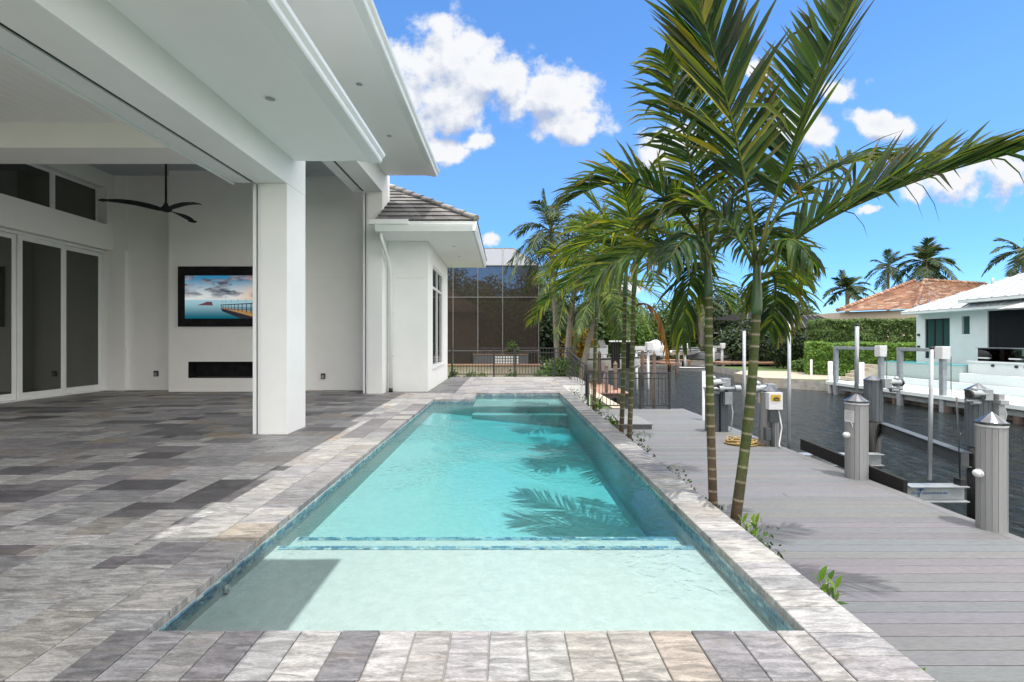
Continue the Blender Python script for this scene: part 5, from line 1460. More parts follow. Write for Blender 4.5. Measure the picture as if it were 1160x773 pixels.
def frond_mesh(p0, p1, p2, r, nleaf=42, lmax=.5, w=.034, up=None, vee=.35, sweep=(.45, 1.0), droop=.10, pal=GREEN, t0=.14, rr=.013, bent=.10, browntip=.07, nseg=4, rach=(.10,.125,.03), vfold=True, lprof=None, tip=.22):
    mb = MB(); col = []
    p0, p1, p2 = Vector(p0), Vector(p1), Vector(p2)
    pts = [bez(p0, p1, p2, k/14) for k in range(15)]
    mb.tube(pts, [rr*(1.25-.95*k/14) for k in range(15)], 6)
    col += [tuple(c*r.uniform(.9, 1.1) for c in rach)]*len(mb.v)
    lastN = None
    for i in range(nleaf):
        t = t0+(1-t0)*(i/(nleaf-1))**.95
        p = bez(p0, p1, p2, t); T = bezt(p0, p1, p2, t)
        N = Vector(up) if up is not None else Vector((0, 0, 1))
        N = N - T*N.dot(T)
        if N.length < .15: N = lastN if lastN is not None else (Vector((0,-1,0)) - T*Vector((0,-1,0)).dot(T))
        N.normalize(); lastN = N
        S = T.cross(N).normalized()
        prof = (math.sin(math.pi*(.16+.74*((t-t0)/(1-t0))))**.75) if lprof is None else lprof((t-t0)/(1-t0))
        for sgn in (-1, 1):
            L = lmax*prof*r.uniform(.80, 1.12)
            a = sweep[0]+(sweep[1]-sweep[0])*((t-t0)/(1-t0)) + r.uniform(-.13, .13)
            if r.random() < .05: continue
            v = vee+r.uniform(-.2, .2)
            d = (S*(sgn*math.cos(a)*math.cos(v)) + T*math.sin(a) + N*(math.cos(a)*math.sin(v))).normalized()
            nl = (N*math.cos(v) - S*(sgn*math.sin(v))); nl = (nl - d*nl.dot(d)).normalized()
            nl = (nl + d.cross(nl)*r.uniform(-.75, .75)).normalized()
            dr = droop*r.uniform(.3, 2.0); bend_at = 99
            if r.random() < bent: bend_at = r.choice((1, 2, 2, 3))
            c = pick(pal, r); tipc = tuple(x*(1-tip)+y*tip for x, y in zip(c, (.20,.15,.04))) if r.random() > browntip else (.20,.12,.05)
            q = p.copy(); ws = [.45, .95, 1.0, .72, .05] if nseg == 4 else ([.5, 1, .7, .05] if nseg == 3 else [.6, 1, .05])
            rows = []
            for k in range(nseg+1):
                wd = d.cross(nl).normalized()*(w*ws[k]*.5)
                if vfold:
                    rows.append(mb.add([q+wd, q-nl*(w*ws[k]*.16), q-wd]))
                    nv = 3
                else:
                    rows.append(mb.add([q+wd, q-wd])); nv = 2
                cc = c if k < nseg-1 else (tuple(x*.6+y*.4 for x, y in zip(c, tipc)) if k == nseg-1 else tipc)
                col.extend([cc]*nv)
                if k < nseg:
                    q = q + d*(L/nseg)
                    g = dr*(k+1)*.9 + (.9 if k+1 >= bend_at else 0)
                    d2 = (d+Vector((0, 0, -g))).normalized()
                    nl = (nl - d2*nl.dot(d2)); nl = nl.normalized() if nl.length > 1e-3 else N; d = d2
            for A, B in zip(rows, rows[1:]):
                if vfold:
                    mb.face((A, A+1, B+1, B), 0, True); mb.face((A+1, A+2, B+2, B+1), 0, True)
                else: mb.face((A, A+1, B+1, B), 0, True)
    return mb, col

def ringed_trunk(path, rad, r, ringgap=.16, z_green=None, cols=None, n=14):
    """palm trunk: leaf-scar rings, brown at the foot, green towards the crownshaft"""
    mb = MB(); col = []
    path = [Vector(p) for p in path]
    # resample
    segs = 0; dense = []
    for a, b in zip(path, path[1:]):
        m_ = max(2, int((b-a).length/.013))
        for k in range(m_): dense.append(a.lerp(b, k/m_))
    dense.append(path[-1])
    # smooth
    for _ in range(12):
        dense = [dense[0]]+[(dense[i-1]+dense[i]*2+dense[i+1])/4 for i in range(1, len(dense)-1)]+[dense[-1]]
    L = len(dense); rads = []; acc = 0; nxt = ringgap*.7; ringf = []
    for i, p in enumerate(dense):
        if i: acc += (p-dense[i-1]).length
        f = i/(L-1)
        rr = rad[0]+(rad[1]-rad[0])*f
        ring = 0
        if acc > nxt: ring = 1; nxt = acc+ringgap*r.uniform(.8, 1.2)*(1.15-.35*f)
        ringf.append(ring); rads.append(rr*(1.055 if ring else 1.0)*r.uniform(.985, 1.015))
    mb.tube(dense, rads, n)
    seg = 1.0
    for i in range(L):
        f = i/(L-1)
        if ringf[i]: seg = r.uniform(.72, 1.3)
        brown = (.068+.02*r.random(), .052, .034); green = (.042+.015*r.random(), .066, .016)
        g = 0 if z_green is None else min(1, max(0, (f-z_green)/.22))
        base = tuple((a*(1-g)+b*g)*seg for a, b in zip(brown, green))
        if cols: base = tuple(v*r.uniform(.8, 1.2) for v in cols)
        if ringf[i]: base = (.24, .215, .15)
        for j in range(n):
            k = r.uniform(.78, 1.2); col.append(tuple(v*k for v in base))
    return mb, col
colmat('palm_trunk', .62, .35, 14., (1,1,.5), .35, .3)
colmat('crownshaft_skin', .4, .25, 9., (1,1,.25), .08, .45)

def make_palm(name, label, base, trunk, shaft, fronds, r, trad=(.078,.066), srad=(.075,.05), zg=.3, group=None, fk=None, dead=None, cat='palm tree', ring=.16):
    t = thing(name, label, cat, base, group)
    mb, col = ringed_trunk(trunk, trad, r, ring, zg); mb.build('trunk', M['palm_trunk'], t, col=col)
    sp = [Vector(p) for p in shaft]; mb = MB(); n = 14
    pts = []; rd = []
    for k in range(15):
        f = k/14; pts.append(sp[0].lerp(sp[1], f) if len(sp) == 2 else bez(sp[0], sp[1], sp[2], f)); rd.append((srad[0]*(1+.18*math.sin(math.pi*min(1, f*2.2)))*(1-f)+srad[1]*f))
    mb.tube(pts, rd, n); col = []
    for k in range(15):
        f = k/14
        for j in range(n):
            patch = (f > .45 and math.sin(j*.9+k*.3) > .55)
            c = (.040, .085, .032) if not patch else (.12, .105, .08); q = r.uniform(.85, 1.15); col.append(tuple(v*q for v in c))
    mb.build('crownshaft', M['crownshaft_skin'], t, col=col)
    for f in fronds:
        kw = dict(fk or {}); kw.update(f[3] if len(f) > 3 else {})
        mb, col = frond_mesh(f[0], f[1], f[2], r, **kw); mb.build('frond', M['palm_leaf'], t, col=col, fix=False)
    if dead:
        for f in dead:
            mb, col = frond_mesh(f[0], f[1], f[2], r, **f[3]); mb.build('dead_frond', M['palm_leaf'], t, col=col, fix=False)
    return t

r = random.Random(21)
NF = dict(nleaf=50, lmax=.56, w=.030)
dA = 3.55
bA = Vector((1.80, dA-.02, -.47))
sA = [P(857, 356, dA), P(858, 315, dA), P(857, 280, dA+.02)]
frA = [
  (P(857,295,dA), P(842,150,dA-.02), P(779,-30,dA-.10), dict(up=(.10,-1,.15), lmax=.74, vee=.18, sweep=(.72,1.08), nleaf=62, droop=.02, bent=.05, w=.042, pal=DGREEN+[((.10,.14,.022), 3), ((.20,.20,.03), 1)], t0=.30)),
  (P(860,285,dA), P(892,165,dA+.1), P(966,0,dA+.15), dict(up=(-.85,-.45,.35), lmax=.64, vee=.75, sweep=(.50,.95), nleaf=58, droop=.02, bent=.03, w=.042, t0=.25, pal=DGREEN+[((.045,.09,.014), 4)])),
  (P(864,300,dA), P(945,222,dA-.15), P(1152,172,dA-.45), dict(up=(-.3,-.35,1), lmax=.62, vee=.72, sweep=(.78,1.15), nleaf=60, droop=.035, bent=.14, w=.030, t0=.20)),
  (P(863,280,dA), P(905,165,dA+.3), P(1030,182,dA+.55), dict(up=(0,-.3,1), lmax=.50, vee=.5, sweep=(.5,1.0), nleaf=46, droop=.16, bent=.15)),
  (P(858,300,dA), P(893,245,dA-.25), P(920,295,dA-.4), dict(up=(.3,-.5,1), lmax=.36, vee=-.15, sweep=(.15,.8), droop=.45, nleaf=30, bent=.35)),
  (P(855,295,dA), P(838,215,dA+.75), P(815,262,dA+1.5), dict(up=(0,.3,1), lmax=.55, vee=.4, droop=.12)),
  (P(860,315,dA), P(890,290,dA+.45), P(872,375,dA+.85), dict(up=(.3,.5,1), lmax=.48, vee=.1, droop=.24, pal=YGREEN)),
  (P(853,300,dA), P(810,200,dA-.05), P(742,250,dA+.15), dict(up=(-.2,-.4,1), lmax=.55, vee=.35, droop=.13, bent=.12)),
]
make_palm('christmas_palm', 'leaning green ringed palm whose fronds reach out over the dock, nearest of all', bA,
  [bA, P(833,590,dA), P(845,500,dA), P(852,432,dA), P(857,352,dA)], sA, frA, r, fk=NF, trad=(.041,.031), srad=(.037,.024), zg=.22, ring=.115)

dB = 3.78
bB = Vector((1.76, dB, -.47))
sB = [P(803, 335, dB), P(801, 292, dB), P(800, 262, dB)]
frB = [
  (P(799,275,dB), P(778,150,dB+.1), P(752,62,dB+.1), dict(up=(-.3,-1,.2), lmax=.50, vee=.2, sweep=(.5,.95), droop=.12, bent=.2, pal=YGREEN)),
  (P(800,275,dB), P(800,140,dB+.35), P(772,80,dB+.6), dict(up=(-.2,-1,.2), lmax=.55, vee=.3, sweep=(.5,1), droop=.06)),
  (P(797,275,dB), P(735,170,dB), P(648,225,dB+.1), dict(up=(0,-.35,1), lmax=.52, vee=.62, sweep=(.55,1.0), droop=.10, nleaf=48, bent=.15, pal=GREEN+[((.2,.16,.04), 1)])),
  (P(797,285,dB), P(712,225,dB+.5), P(634,300,dB+1.0), dict(up=(0,-.2,1), lmax=.58, vee=.3, sweep=(.45,1.0), droop=.12, pal=YGREEN)),
  (P(797,295,dB), P(738,255,dB-.1), P(668,318,dB-.1), dict(up=(0,-.5,1), lmax=.48, vee=.15, droop=.20, pal=YGREEN)),
  (P(803,285,dB), P(850,235,dB+.6), P(905,320,dB+1.1), dict(up=(.2,.2,1), lmax=.56, vee=.2, droop=.16)),
  (P(801,290,dB), P(786,240,dB-.35), P(758,295,dB-.6), dict(up=(0,-.6,1), lmax=.36, vee=-.1, droop=.5, nleaf=30, bent=.3, pal=DGREEN)),
  (P(803,280,dB), P(835,170,dB+.3), P(905,215,dB+.5), dict(up=(.1,-.2,1), lmax=.55, vee=.45, droop=.12, bent=.15)),
  (P(800,300,dB), P(780,285,dB+.3), P(772,390,dB+.5), dict(up=(-.3,.1,1), lmax=.44, vee=.0, droop=.28, pal=YGREEN)),
]
make_palm('christmas_palm', 'straighter ringed palm just to the pool side of the leaning palm', bB,
  [bB, P(808,575,dB), P(805,480,dB), P(803,400,dB), P(803,332,dB)], sB, frB, r, fk=NF, trad=(.036,.029), srad=(.031,.022), zg=.4, ring=.085)

def auto_fronds(c, n, L, r, seed_az=0, el=(70, -25), sag=.35, kw=None, azs=None):
    out = []
    for k in range(n):
        az = seed_az+k*2.39996+r.uniform(-.25, .25) if azs is None else azs[k]
        e = R(el[0]+(el[1]-el[0])*(k/(n-1))**.9+r.uniform(-8, 8)); Lk = L*r.uniform(.9, 1.1)
        d = Vector((math.cos(az)*math.cos(e), math.sin(az)*math.cos(e), math.sin(e)))
        m = c+d*(Lk*.55); tip = c+d*Lk+Vector((0, 0, -sag*Lk*math.cos(e)*1.2))
        h = Vector((math.cos(az), math.sin(az), 0))
        k_ = dict(kw or {}); k_['up'] = tuple(Vector((0,0,1))-h*.25)
        out.append((c, m+Vector((0,0,.12*Lk*math.cos(e))), tip, k_))
    return out
# slim pair in the middle of the bed
for (xb, yb, xt, yt, xs, ys, d, lab, saz) in ((703,490,708,335,710,292,6.75,'slim ringed palm of the pair beside the dock step, on the pool side',.4), (712,492,718,332,722,285,6.55,'slim ringed palm of the pair beside the dock step, on the dock side',1.9)):
    b0 = Vector((P(xb,0,d).x, d, -.47)); top = P(xt,yt,d); sh = P(xs,ys,d)
    kw = dict(nleaf=40, lmax=.55, w=.030, pal=YGREEN, vee=.25, droop=.14, nseg=3, bent=.1)
    fr = auto_fronds(sh-Vector((0,0,.06)), 8, 1.35, r, saz, (72, 2), .36, kw)
    dead = None
    if saz > 1:
        dk = dict(nleaf=26, lmax=.38, w=.03, pal=DEAD, vee=-.2, droop=.35, nseg=3, bent=.3, rach=(.20,.09,.04), up=(0,0,1), browntip=1)
        dead = [(P(722,345,d), P(748,335,d-.1), P(757,405,d-.1), dk)]
    make_palm('christmas_palm', lab, b0, [b0, P((xb+xt)/2+1, (yb+yt)/2, d), top], [top, (top+sh)/2, sh], fr, r, trad=(.037,.030), srad=(.033,.022), zg=.25, dead=dead, ring=.10)
# a further one hidden mostly by the pair
d = 9.3; b0 = Vector((1.80, d, -.47)); top = P(676,352,d); sh = P(677,318,d)
kw = dict(nleaf=38, lmax=.6, w=.034, pal=YGREEN, vee=.2, droop=.15, nseg=3, bent=.1)
make_palm('christmas_palm', 'small yellow green palm in the bed beyond the slim pair', b0, [b0, P(674,400,d), top], [top, (top+sh)/2, sh], auto_fronds(sh, 10, 1.7, r, 2.2, (74,-8), .4, kw), r, trad=(.04,.036), srad=(.04,.024), zg=.3)

# big palms of the neighbour
def tall_palm(name, label, d, base_px, top_px, L, n, seed, kw, trad, el=(75,-45), sag=.5, zbase=LZ, group=None, cols=(.20,.175,.15), skirt=None):
    rr = random.Random(seed); b0 = Vector((P(base_px[0], 0, d).x, d, zbase)); top = P(*top_px, d)
    t = thing(name, label, 'palm tree', b0, group)
    mid = b0.lerp(top, .5)+Vector(((top.x-b0.x)*-.10, 0, 0))
    mb, col = ringed_trunk([b0, mid, top], trad, rr, .35, None, cols, 10); mb.build('trunk', M['palm_trunk'], t, col=col)
    crown = MB(); cc = []
    for f in auto_fronds(top, n, L, rr, seed, el, sag, kw):
        mb, col = frond_mesh(f[0], f[1], f[2], rr, **f[3])
        if d < 40: mb.build('frond', M['palm_far'], t, col=col, fix=False)
        else:
            o_ = len(crown.v); crown.v += mb.v; crown.f += [tuple(i+o_ for i in q) for q in mb.f]; crown.m += mb.m; crown.sm += mb.sm; cc += col
    if d >= 40: crown.build('crown', M['palm_far'], t, col=cc, fix=False)
    return t
KF = dict(tip=.15, browntip=.05, nleaf=40, lmax=.75, w=.05, pal=DGREEN+[((.07,.105,.03), 2)], vee=-.1, droop=.22, nseg=3, vfold=False, rr=.03, bent=.05, rach=(.14,.15,.05))
tall_palm('queen_palm', 'tall feathery palm rising beside the screened pool cage', 23.0, (632, 0), (624, 262), 2.4, 20, 3, KF, (.15, .11))
tall_palm('queen_palm', 'dark stemmed palm standing close to the tall feathery palm', 22.4, (640, 0), (653, 308), 2.6, 20, 9, dict(KF, pal=YGREEN), (.16, .12))
tall_palm('queen_palm', 'slanting pale stemmed palm leaning towards the water', 21.5, (656, 0), (684, 335), 2.3, 17, 5, dict(KF, pal=YGREEN), (.15, .11))
KC = dict(tip=.06, browntip=.03, nleaf=30, lmax=.85, w=.10, pal=DGREEN, vee=-.15, droop=.16, nseg=2, vfold=False, rr=.05, bent=.0, rach=(.10,.10,.04))
tall_palm('coconut_palm', 'slender far palm with spiky fronds behind the clay tile roof', 62, (1006, 0), (1006, 303), 2.9, 15, 4, KC, (.2, .16))
tall_palm('coconut_palm', 'full crowned far palm behind the ridge of the clay tile roof', 58, (1049, 0), (1049, 297), 3.4, 24, 8, dict(KC, lmax=1.15, w=.14), (.25, .2))
tall_palm('coconut_palm', 'low dark palm at the far end of the clay tile roof', 55, (960, 0), (960, 328), 2.7, 18, 2, dict(KC, lmax=1.0, w=.13), (.25, .2), el=(70, -10))
tall_palm('coconut_palm', 'dark palm above the metal roof at the edge of view', 40.5, (1158, 0), (1160, 285), 2.6, 14, 6, dict(KC, lmax=.95, w=.12), (.2, .15), el=(70, -40))
tall_palm('coconut_palm', 'palm with a pale stem on the far bank behind the left palm trunk', 50, (795, 0), (794, 345), 3.0, 16, 11, KC, (.35, .25), cols=(.33,.29,.24))

# ================================================================== TREES, HEDGES, SHRUBS
def leaf_cloud(mb, col, c, rad, n, size, pal, r, shell=.55, flat=0.0):
    c = Vector(c)
    for _ in range(n):
        # clumped points, denser towards the surface
        v = Vector((r.gauss(0,1), r.gauss(0,1), r.gauss(0,1))).normalized()
        q = (shell+(1-shell)*r.random())**.6
        lump = 1+.22*mnoise.noise(v*2.3+c*.37)+.13*mnoise.noise(v*5.1+c)
        p = c+Vector((v.x*rad[0], v.y*rad[1], v.z*rad[2]))*(q*lump)
        nr = (v*.8+Vector((r.uniform(-1,1), r.uniform(-1,1), r.uniform(-.3,1.2)))*.8).normalized()
        a = nr.orthogonal().normalized(); a = Quaternion(nr, r.random()*6.28) @ a; b = nr.cross(a)
        s_ = size*r.uniform(.6, 1.35)
        i = mb.add([p-a*s_, p+b*s_*.42+nr*s_*.12, p+a*s_, p-b*s_*.42+nr*s_*.12]); mb.face((i, i+1, i+2, i+3))
        col.extend([pick(pal, r)]*4)

TGREEN = [((.030,.060,.014), 4), ((.042,.080,.016), 5), ((.060,.105,.020), 3), ((.085,.13,.026), 1.5)]
BRIGHT = [((.05,.11,.016), 4), ((.075,.14,.02), 5), ((.11,.18,.025), 3), ((.035,.075,.014), 3)]
DARKT = [((.018,.036,.010), 4), ((.026,.050,.012), 4), ((.038,.068,.016), 2)]
def broadleaf(name, label, base, h, w, n, size, pal, seed, group=None, crown_z=.55, lobes=9, cat='tree', depth=None):
    r = random.Random(seed); base = Vector(base); depth = depth or w
    t = thing(name, label, cat, base, group)
    mb = MB(); top = base+Vector((0, 0, h*.55)); mb.tube([base, base+Vector((r.uniform(-.1,.1), 0, h*.28)), top], [h*.035, h*.027, h*.015], 8)
    cl = []
    for k in range(lobes):
        a = k*2.4+r.uniform(-.3,.3); f = math.sqrt((k+.5)/lobes)
        z = h*(crown_z+(1-crown_z)*(.62-.42*f)*r.uniform(.8, 1.2)); c = base+Vector((math.cos(a)*f*w*.33, math.sin(a)*f*depth*.33, z))
        cl.append(c); mb.tube([base+Vector((0,0,h*r.uniform(.22,.42))), base.lerp(c, .6)+Vector((0,0,h*.06)), c], [h*.013, h*.009, h*.004], 5)
    mb.build('trunk', M['bark'], t)
    mb = MB(); col = []
    for c in cl:
        s_ = r.uniform(.75, 1.25); p2 = [(tuple(v*r.uniform(.9, 1.15) for v in q[0]), q[1]) for q in pal]
        leaf_cloud(mb, col, c, (w*.25*s_, depth*.25*s_, h*(1-crown_z)*.40*s_), n//lobes, size, p2, r)
    mb.build('crown', M['tree_leaf'], t, col=col, fix=False)
    return t

def bush(name, label, base, rad, h, n, size, pal, seed, cat='shrub', group=None):
    r = random.Random(seed); base = Vector(base); t = thing(name, label, cat, base, group); mb = MB()
    for k in range(6):
        a = k*1.05; mb.tube([base, base+Vector((math.cos(a)*rad*.5, math.sin(a)*rad*.5, h*.7))], [.03*h, .01*h], 5)
    mb.build('stem', M['bark'], t)
    mb = MB(); col = []
    for k in range(7):
        a = k*2.4; f = .55*math.sqrt(k/7); leaf_cloud(mb, col, base+Vector((math.cos(a)*rad*f, math.sin(a)*rad*f, h*(.35+.4*r.random()*(1-f)))), (rad*.6, rad*.6, h*.36), n//7, size, pal, r)
    mb.build('foliage', M['tree_leaf'], t, col=col, fix=False); return t

def hedge(name, label, p0, p1, z0, z1, depth, n, size, pal, seed, group=None):
    """clipped hedge: leaves over an uneven box, woody core inside"""
    r = random.Random(seed); p0 = Vector((*p0, z0)); p1 = Vector((*p1, z0)); L = (p1-p0).length; d = (p1-p0).normalized(); s_ = Vector((-d.y, d.x, 0)); H = z1-z0
    t = thing(name, label, 'hedge', p0, group); mb = MB()
    for k in range(int(L/.6)+1):
        c = p0+d*min(L, k*.6)+s_*(depth*.5); mb.tube([c, c+Vector((r.uniform(-.1,.1), r.uniform(-.1,.1), H*.85))], [.04, .02], 5)
    mb.build('stem', M['wood_pile'], t); mb = MB(); col = []
    for _ in range(n):
        u = r.random()*L; face = r.random()
        if face < .50: v, w = depth*.08*r.random(), r.random()*H
        elif face < .80: v, w = r.random()*depth, H*(1-.06*r.random())
        elif face < .9: u = (0 if r.random() < .5 else L)+r.uniform(-.1,.1); v, w = r.random()*depth, r.random()*H
        else: v, w = r.random()*depth, r.random()*H
        bump_ = .22*mnoise.noise(Vector((u*.9, w*.9, seed)))+.10*mnoise.noise(Vector((u*2.7, w*2.7, seed)))
        p = p0+d*u+s_*(v+bump_)+Vector((0, 0, w+bump_*.8))
        nr = (-s_+Vector((r.uniform(-1,1), r.uniform(-1,1), r.uniform(0,1.3)))*.9).normalized(); a = Quaternion(nr, r.random()*6.28) @ nr.orthogonal().normalized(); b = nr.cross(a); q = size*r.uniform(.6,1.3)
        i = mb.add([p-a*q, p+b*q*.45+nr*q*.12, p+a*q, p-b*q*.45+nr*q*.12]); mb.face((i, i+1, i+2, i+3)); col.extend([pick(pal, r)]*4)
    mb.build('foliage', M['tree_leaf'], t, col=col, fix=False); return t

# right: hedges by the opposite house, trees behind
h0, h1 = P(913, 0, 27.5), P(1042, 0, 25.0)
hedge('clipped_hedge', 'bright clipped lower hedge beside the white house across the canal', (h0.x, 27.2), (h1.x+.4, 24.6), LZ, P(0, 388, 27).z, 1.6, 11000, .11, [(tuple(v*1.55 for v in c), w) for c, w in BRIGHT], 3)
h0, h1 = P(918, 0, 31), P(1048, 0, 29)
hedge('clipped_hedge', 'darker taller hedge behind the bright one, below the clay tile roof', (h0.x, 30.2), (h1.x+1.5, 28.2), LZ, P(0, 362, 30).z, 1.8, 15000, .135, [(tuple(v*1.35 for v in c), w) for c, w in TGREEN], 4)
bush('round_shrub', 'tall dark clipped shrub beside the bright hedge on the far bank', (P(893,0,34).x, 34, LZ), 1.5, P(0, 366, 34).z-LZ, 5000, .13, DARKT, 5)
bush('round_shrub', 'big dark round shrub behind the leaning palm trunk', (P(852,0,39).x, 39.5, LZ), 2.6, P(0, 360, 39).z-LZ, 5500, .17, DARKT, 6)
bush('round_shrub', 'low bright shrub on the lawn edge beyond the sand bank', (P(905,0,30).x, 29.6, LZ), .8, 1.0, 1600, .09, BRIGHT, 7)
TREES = [ # label, px, depth, top px, width, pal, seed
  ('dense dark tree filling the sky behind the leaning palm', 872, 47, 312, 8.5, DARKT, 31),
  ('dark green tree between the two palm trunks on the far bank', 822, 55, 318, 8.0, DARKT, 32),
  ('lower tree beside the dense dark one, above the mesh roof', 905, 52, 338, 6.0, TGREEN, 33),
  ('broad green tree behind the wrapped white boat', 752, 53, 338, 9.0, TGREEN, 34),
  ('bright leafy tree behind the open white boat', 706, 50, 345, 8.0, BRIGHT, 35),
  ('mid green tree behind the slanting palm', 678, 46, 336, 7.0, TGREEN, 36),
  ('dark tree behind the yellow croton', 638, 34, 338, 5.0, DARKT, 37),
  ('green tree behind the small white pool cage', 800, 62, 330, 9.0, TGREEN, 38),
  ('olive green tree above the far skiff', 776, 66, 342, 8.5, BRIGHT, 39),
  ('dark tall tree between the screened cage and the feathery palms', 608, 42, 300, 7.0, DARKT, 41),
  ('green tree rising behind the slanting palm and the boats', 692, 60, 318, 9.0, TGREEN, 42),
  ('dark tree seen through the upper mesh of the screened cage', 548, 48, 303, 9.0, DARKT, 43),
  ('dark tree standing behind the wing and the screened cage', 505, 46, 300, 8.0, DARKT, 44),
  ('low bushy tree behind the slim palm pair', 728, 58, 352, 8.0, BRIGHT, 40),
]
for (lab, px_, d, ty_, w, pal, seed) in TREES:
    x = P(px_, 0, d).x; h = P(0, ty_, d).z-LZ
    broadleaf('broadleaf_tree', lab, (x, d, LZ), h*1.03, w, 12000 if px_ < 612 else 7500, .20 if d > 40 else .15, pal, seed, crown_z=.22, lobes=13)
bush('flowering_shrub', 'yellow orange croton bush beside the screened pool cage', (P(657,0,23.6).x, 23.8, LZ), 1.0, P(0, 362, 23.6).z-LZ, 2200, .10, [((.36,.20,.015), 4), ((.42,.28,.02), 4), ((.25,.14,.015), 2), ((.07,.10,.015), 5)], 8)
bush('green_shrub', 'leafy green shrub at the foot of the tall palms', (P(640,0,22).x, 22.2, LZ), 1.1, 1.3, 2200, .09, BRIGHT, 9)
bush('green_shrub', 'dark green shrub below the slanting palm', (P(668,0,27).x, 27.5, LZ), 1.3, 2.3, 2500, .11, TGREEN, 12)
# garden trees inside the cage, seen through the mesh
for (lab, px_, d, ty_, w, pal, seed) in (('leafy tree inside the screened pool cage, nearer the beige house', 548, 33, 322, 3.6, BRIGHT, 51), ('leafy tree inside the screened pool cage, nearer its corner post', 582, 34, 330, 3.4, BRIGHT, 52)):
    x = P(px_, 0, d).x; broadleaf('garden_tree', lab, (x, d, -.1), P(0, ty_, d).z+.1, w, 4200, .15, pal, seed, crown_z=.12, lobes=12)
bush('potted_plant', 'spiky green plant on the spa ledge inside the cage', (P(580,0,26.7).x, 26.75, .55), .45, .8, 500, .08, TGREEN, 53, cat='plant')
# far woodland closing the view: one mass
wm = MB(); wc = []; rw = random.Random(77)
for k in range(46):
    x = -40+k*4.2; leaf_cloud(wm, wc, (x+rw.uniform(-1,1), 82+rw.uniform(-3, 6), LZ+1.8), (4.2, 3.5, rw.uniform(3.2, 5.2)), 420, .42, TGREEN if k % 3 else DARKT, rw)
tag(wm.build('far_woodland', M['tree_leaf'], loc=(50, 82, LZ), col=wc, fix=False), 'far line of trees closing the view beyond the canal', None, None, 'stuff')
# under-storey of the far bank: one mass of ground plants
wm = MB(); wc = []
for k in range(42):
    x = 2.5+k*.62; leaf_cloud(wm, wc, (x+rw.uniform(-.4,.4), 49.5+rw.uniform(-.8, 1.6), LZ+.7), (1.1, 1.0, rw.uniform(1.0, 2.2)), 230, .17, (BRIGHT, TGREEN, DARKT)[k % 3], rw)
tag(wm.build('bank_shrubbery', M['tree_leaf'], loc=(15, 49, LZ), col=wc, fix=False), 'shrubbery along the far bank of the canal', None, None, 'stuff')

# ------------------------------------------------------------------ small plants of the bed
def leafy_plant(x, y, z, s, n, label, seed, pal=BRIGHT, group=None):
    r = random.Random(seed); t = thing('young_plant', label, 'plant', (x, y, -.47), group); mb = MB(); col = []
    st = MB()
    nst = 3
    for q in range(nst):
        a = q*2.1+r.random(); tip = Vector((x+math.cos(a)*s*.28, y+math.sin(a)*s*.28, z)); st.tube([(x, y, -.47), (x+math.cos(a)*s*.1, y+math.sin(a)*s*.1, (z-.47)/2), tip], [.008, .006, .004], 6)
        for k in range(n):
            f = 1-k/n*.55; b0 = Vector((x, y, -.47)).lerp(tip, f); az = k*2.4+r.uniform(-.3,.3); el = R(70-60*(k/n)+r.uniform(-10,10)); d = Vector((math.cos(az)*math.cos(el), math.sin(az)*math.cos(el), math.sin(el)))
            L = s*.62*r.uniform(.75, 1.1); sd_ = d.cross(Vector((0,0,1))).normalized(); nn = sd_.cross(d)
            c = pick(pal, r); rows = []; p = b0.copy(); dd = d.copy()
            for j, w in enumerate((.03, .16, .20, .13, .01)):
                e = sd_*(w*L); rows.append(mb.add([p+e+nn*w*L*.3, p, p-e+nn*w*L*.3])); col.extend([c]*3); p = p+dd*(L/4); dd = (dd+Vector((0,0,-.12))).normalized()
            for A, B in zip(rows, rows[1:]): mb.face((A, A+1, B+1, B), 0, True); mb.face((A+1, A+2, B+2, B+1), 0, True)
    st.build('stem', M['bark'], t); mb.build('foliage', M['shrub_leaf'], t, col=col, fix=False); return t
PB = [((.08,.17,.02), 4), ((.12,.22,.025), 4), ((.17,.27,.03), 2), ((.05,.12,.02), 2)]
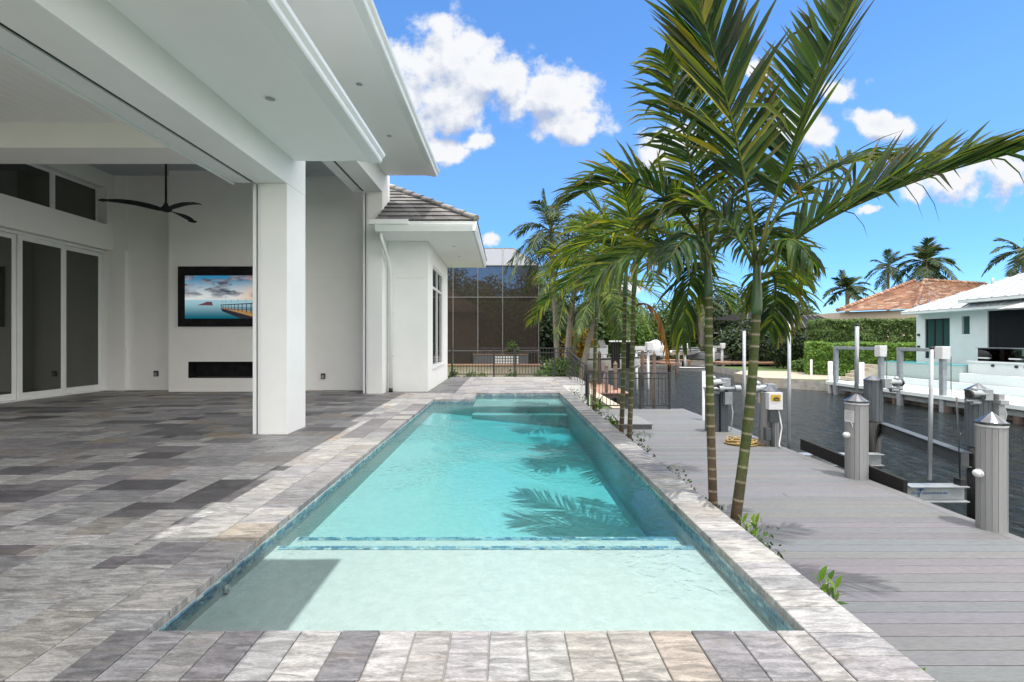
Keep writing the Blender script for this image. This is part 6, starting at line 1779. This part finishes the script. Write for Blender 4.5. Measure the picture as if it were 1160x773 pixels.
leafy_plant(1.84, 3.42, -.08, .17, 7, 'bright green seedling at the foot of the leaning palm', 1, PB)
leafy_plant(1.82, 2.56, -.07, .15, 8, 'bright green seedling by the coping, the largest of the bed', 2, PB)
leafy_plant(1.78, 1.98, -.18, .10, 6, 'small bright sprig at the near end of the bed', 3, PB)
leafy_plant(1.80, 7.6, -.02, .22, 7, 'dark leafy seedling in the bed before the slim palm pair', 4, TGREEN)
leafy_plant(1.82, 9.0, .06, .25, 7, 'green seedling in the bed beside the dock step', 5, TGREEN)
# low creeping cover of the bed
wm = MB(); wc = []; rw = random.Random(5)
for _ in range(5200):
    y = rw.uniform(1.2, 13.3); x = rw.uniform(1.66, 1.95); d_ = mnoise.noise(Vector((y*1.7, 3, 1)))-(.25 if y < 3.2 else 0)
    if d_ < -.05: continue
    z = -.47+rw.random()**.7*(.30+.45*max(0, d_)); p = Vector((x, y, z)); nr = Vector((rw.uniform(-1,1), rw.uniform(-1,1), rw.uniform(.1,1))).normalized(); a = nr.orthogonal().normalized(); b = nr.cross(a); s_ = rw.uniform(.012, .03)
    i = wm.add([p-a*s_, p+b*s_*.5, p+a*s_, p-b*s_*.5]); wm.face((i, i+1, i+2, i+3)); wc.extend([pick(DARKT+BRIGHT[:1], rw)]*4)
tag(wm.build('ground_cover', M['shrub_leaf'], loc=(1.8, 6, -.47), col=wc, fix=False), 'creeping dark ground cover in the planting bed', None, None, 'stuff')
# plants before the pool fence
for k, (px_, h_, lab) in enumerate(((534, .34, 'grassy green plant before the pool fence, nearest the rear wing'), (546, .22, 'second green tuft from the rear wing before the pool fence'), (580, .26, 'green tuft before the middle post of the pool fence'), (612, .30, 'green tuft before the pool fence, nearest its corner'))):
    x = P(px_, 0, 16.9).x; bush('grassy_plant', lab, (x, 16.85, LZ+.2), .30, h_+.55, 260, .06, BRIGHT, 60+k, cat='plant')
bush('grassy_plant', 'leafy plant against the wing wall corner', (P(513,0,16.8).x, 16.8, LZ+.2), .25, .95, 260, .06, BRIGHT, 70, cat='plant')

# garden lawn strip on the far bank is part of the ground sheet
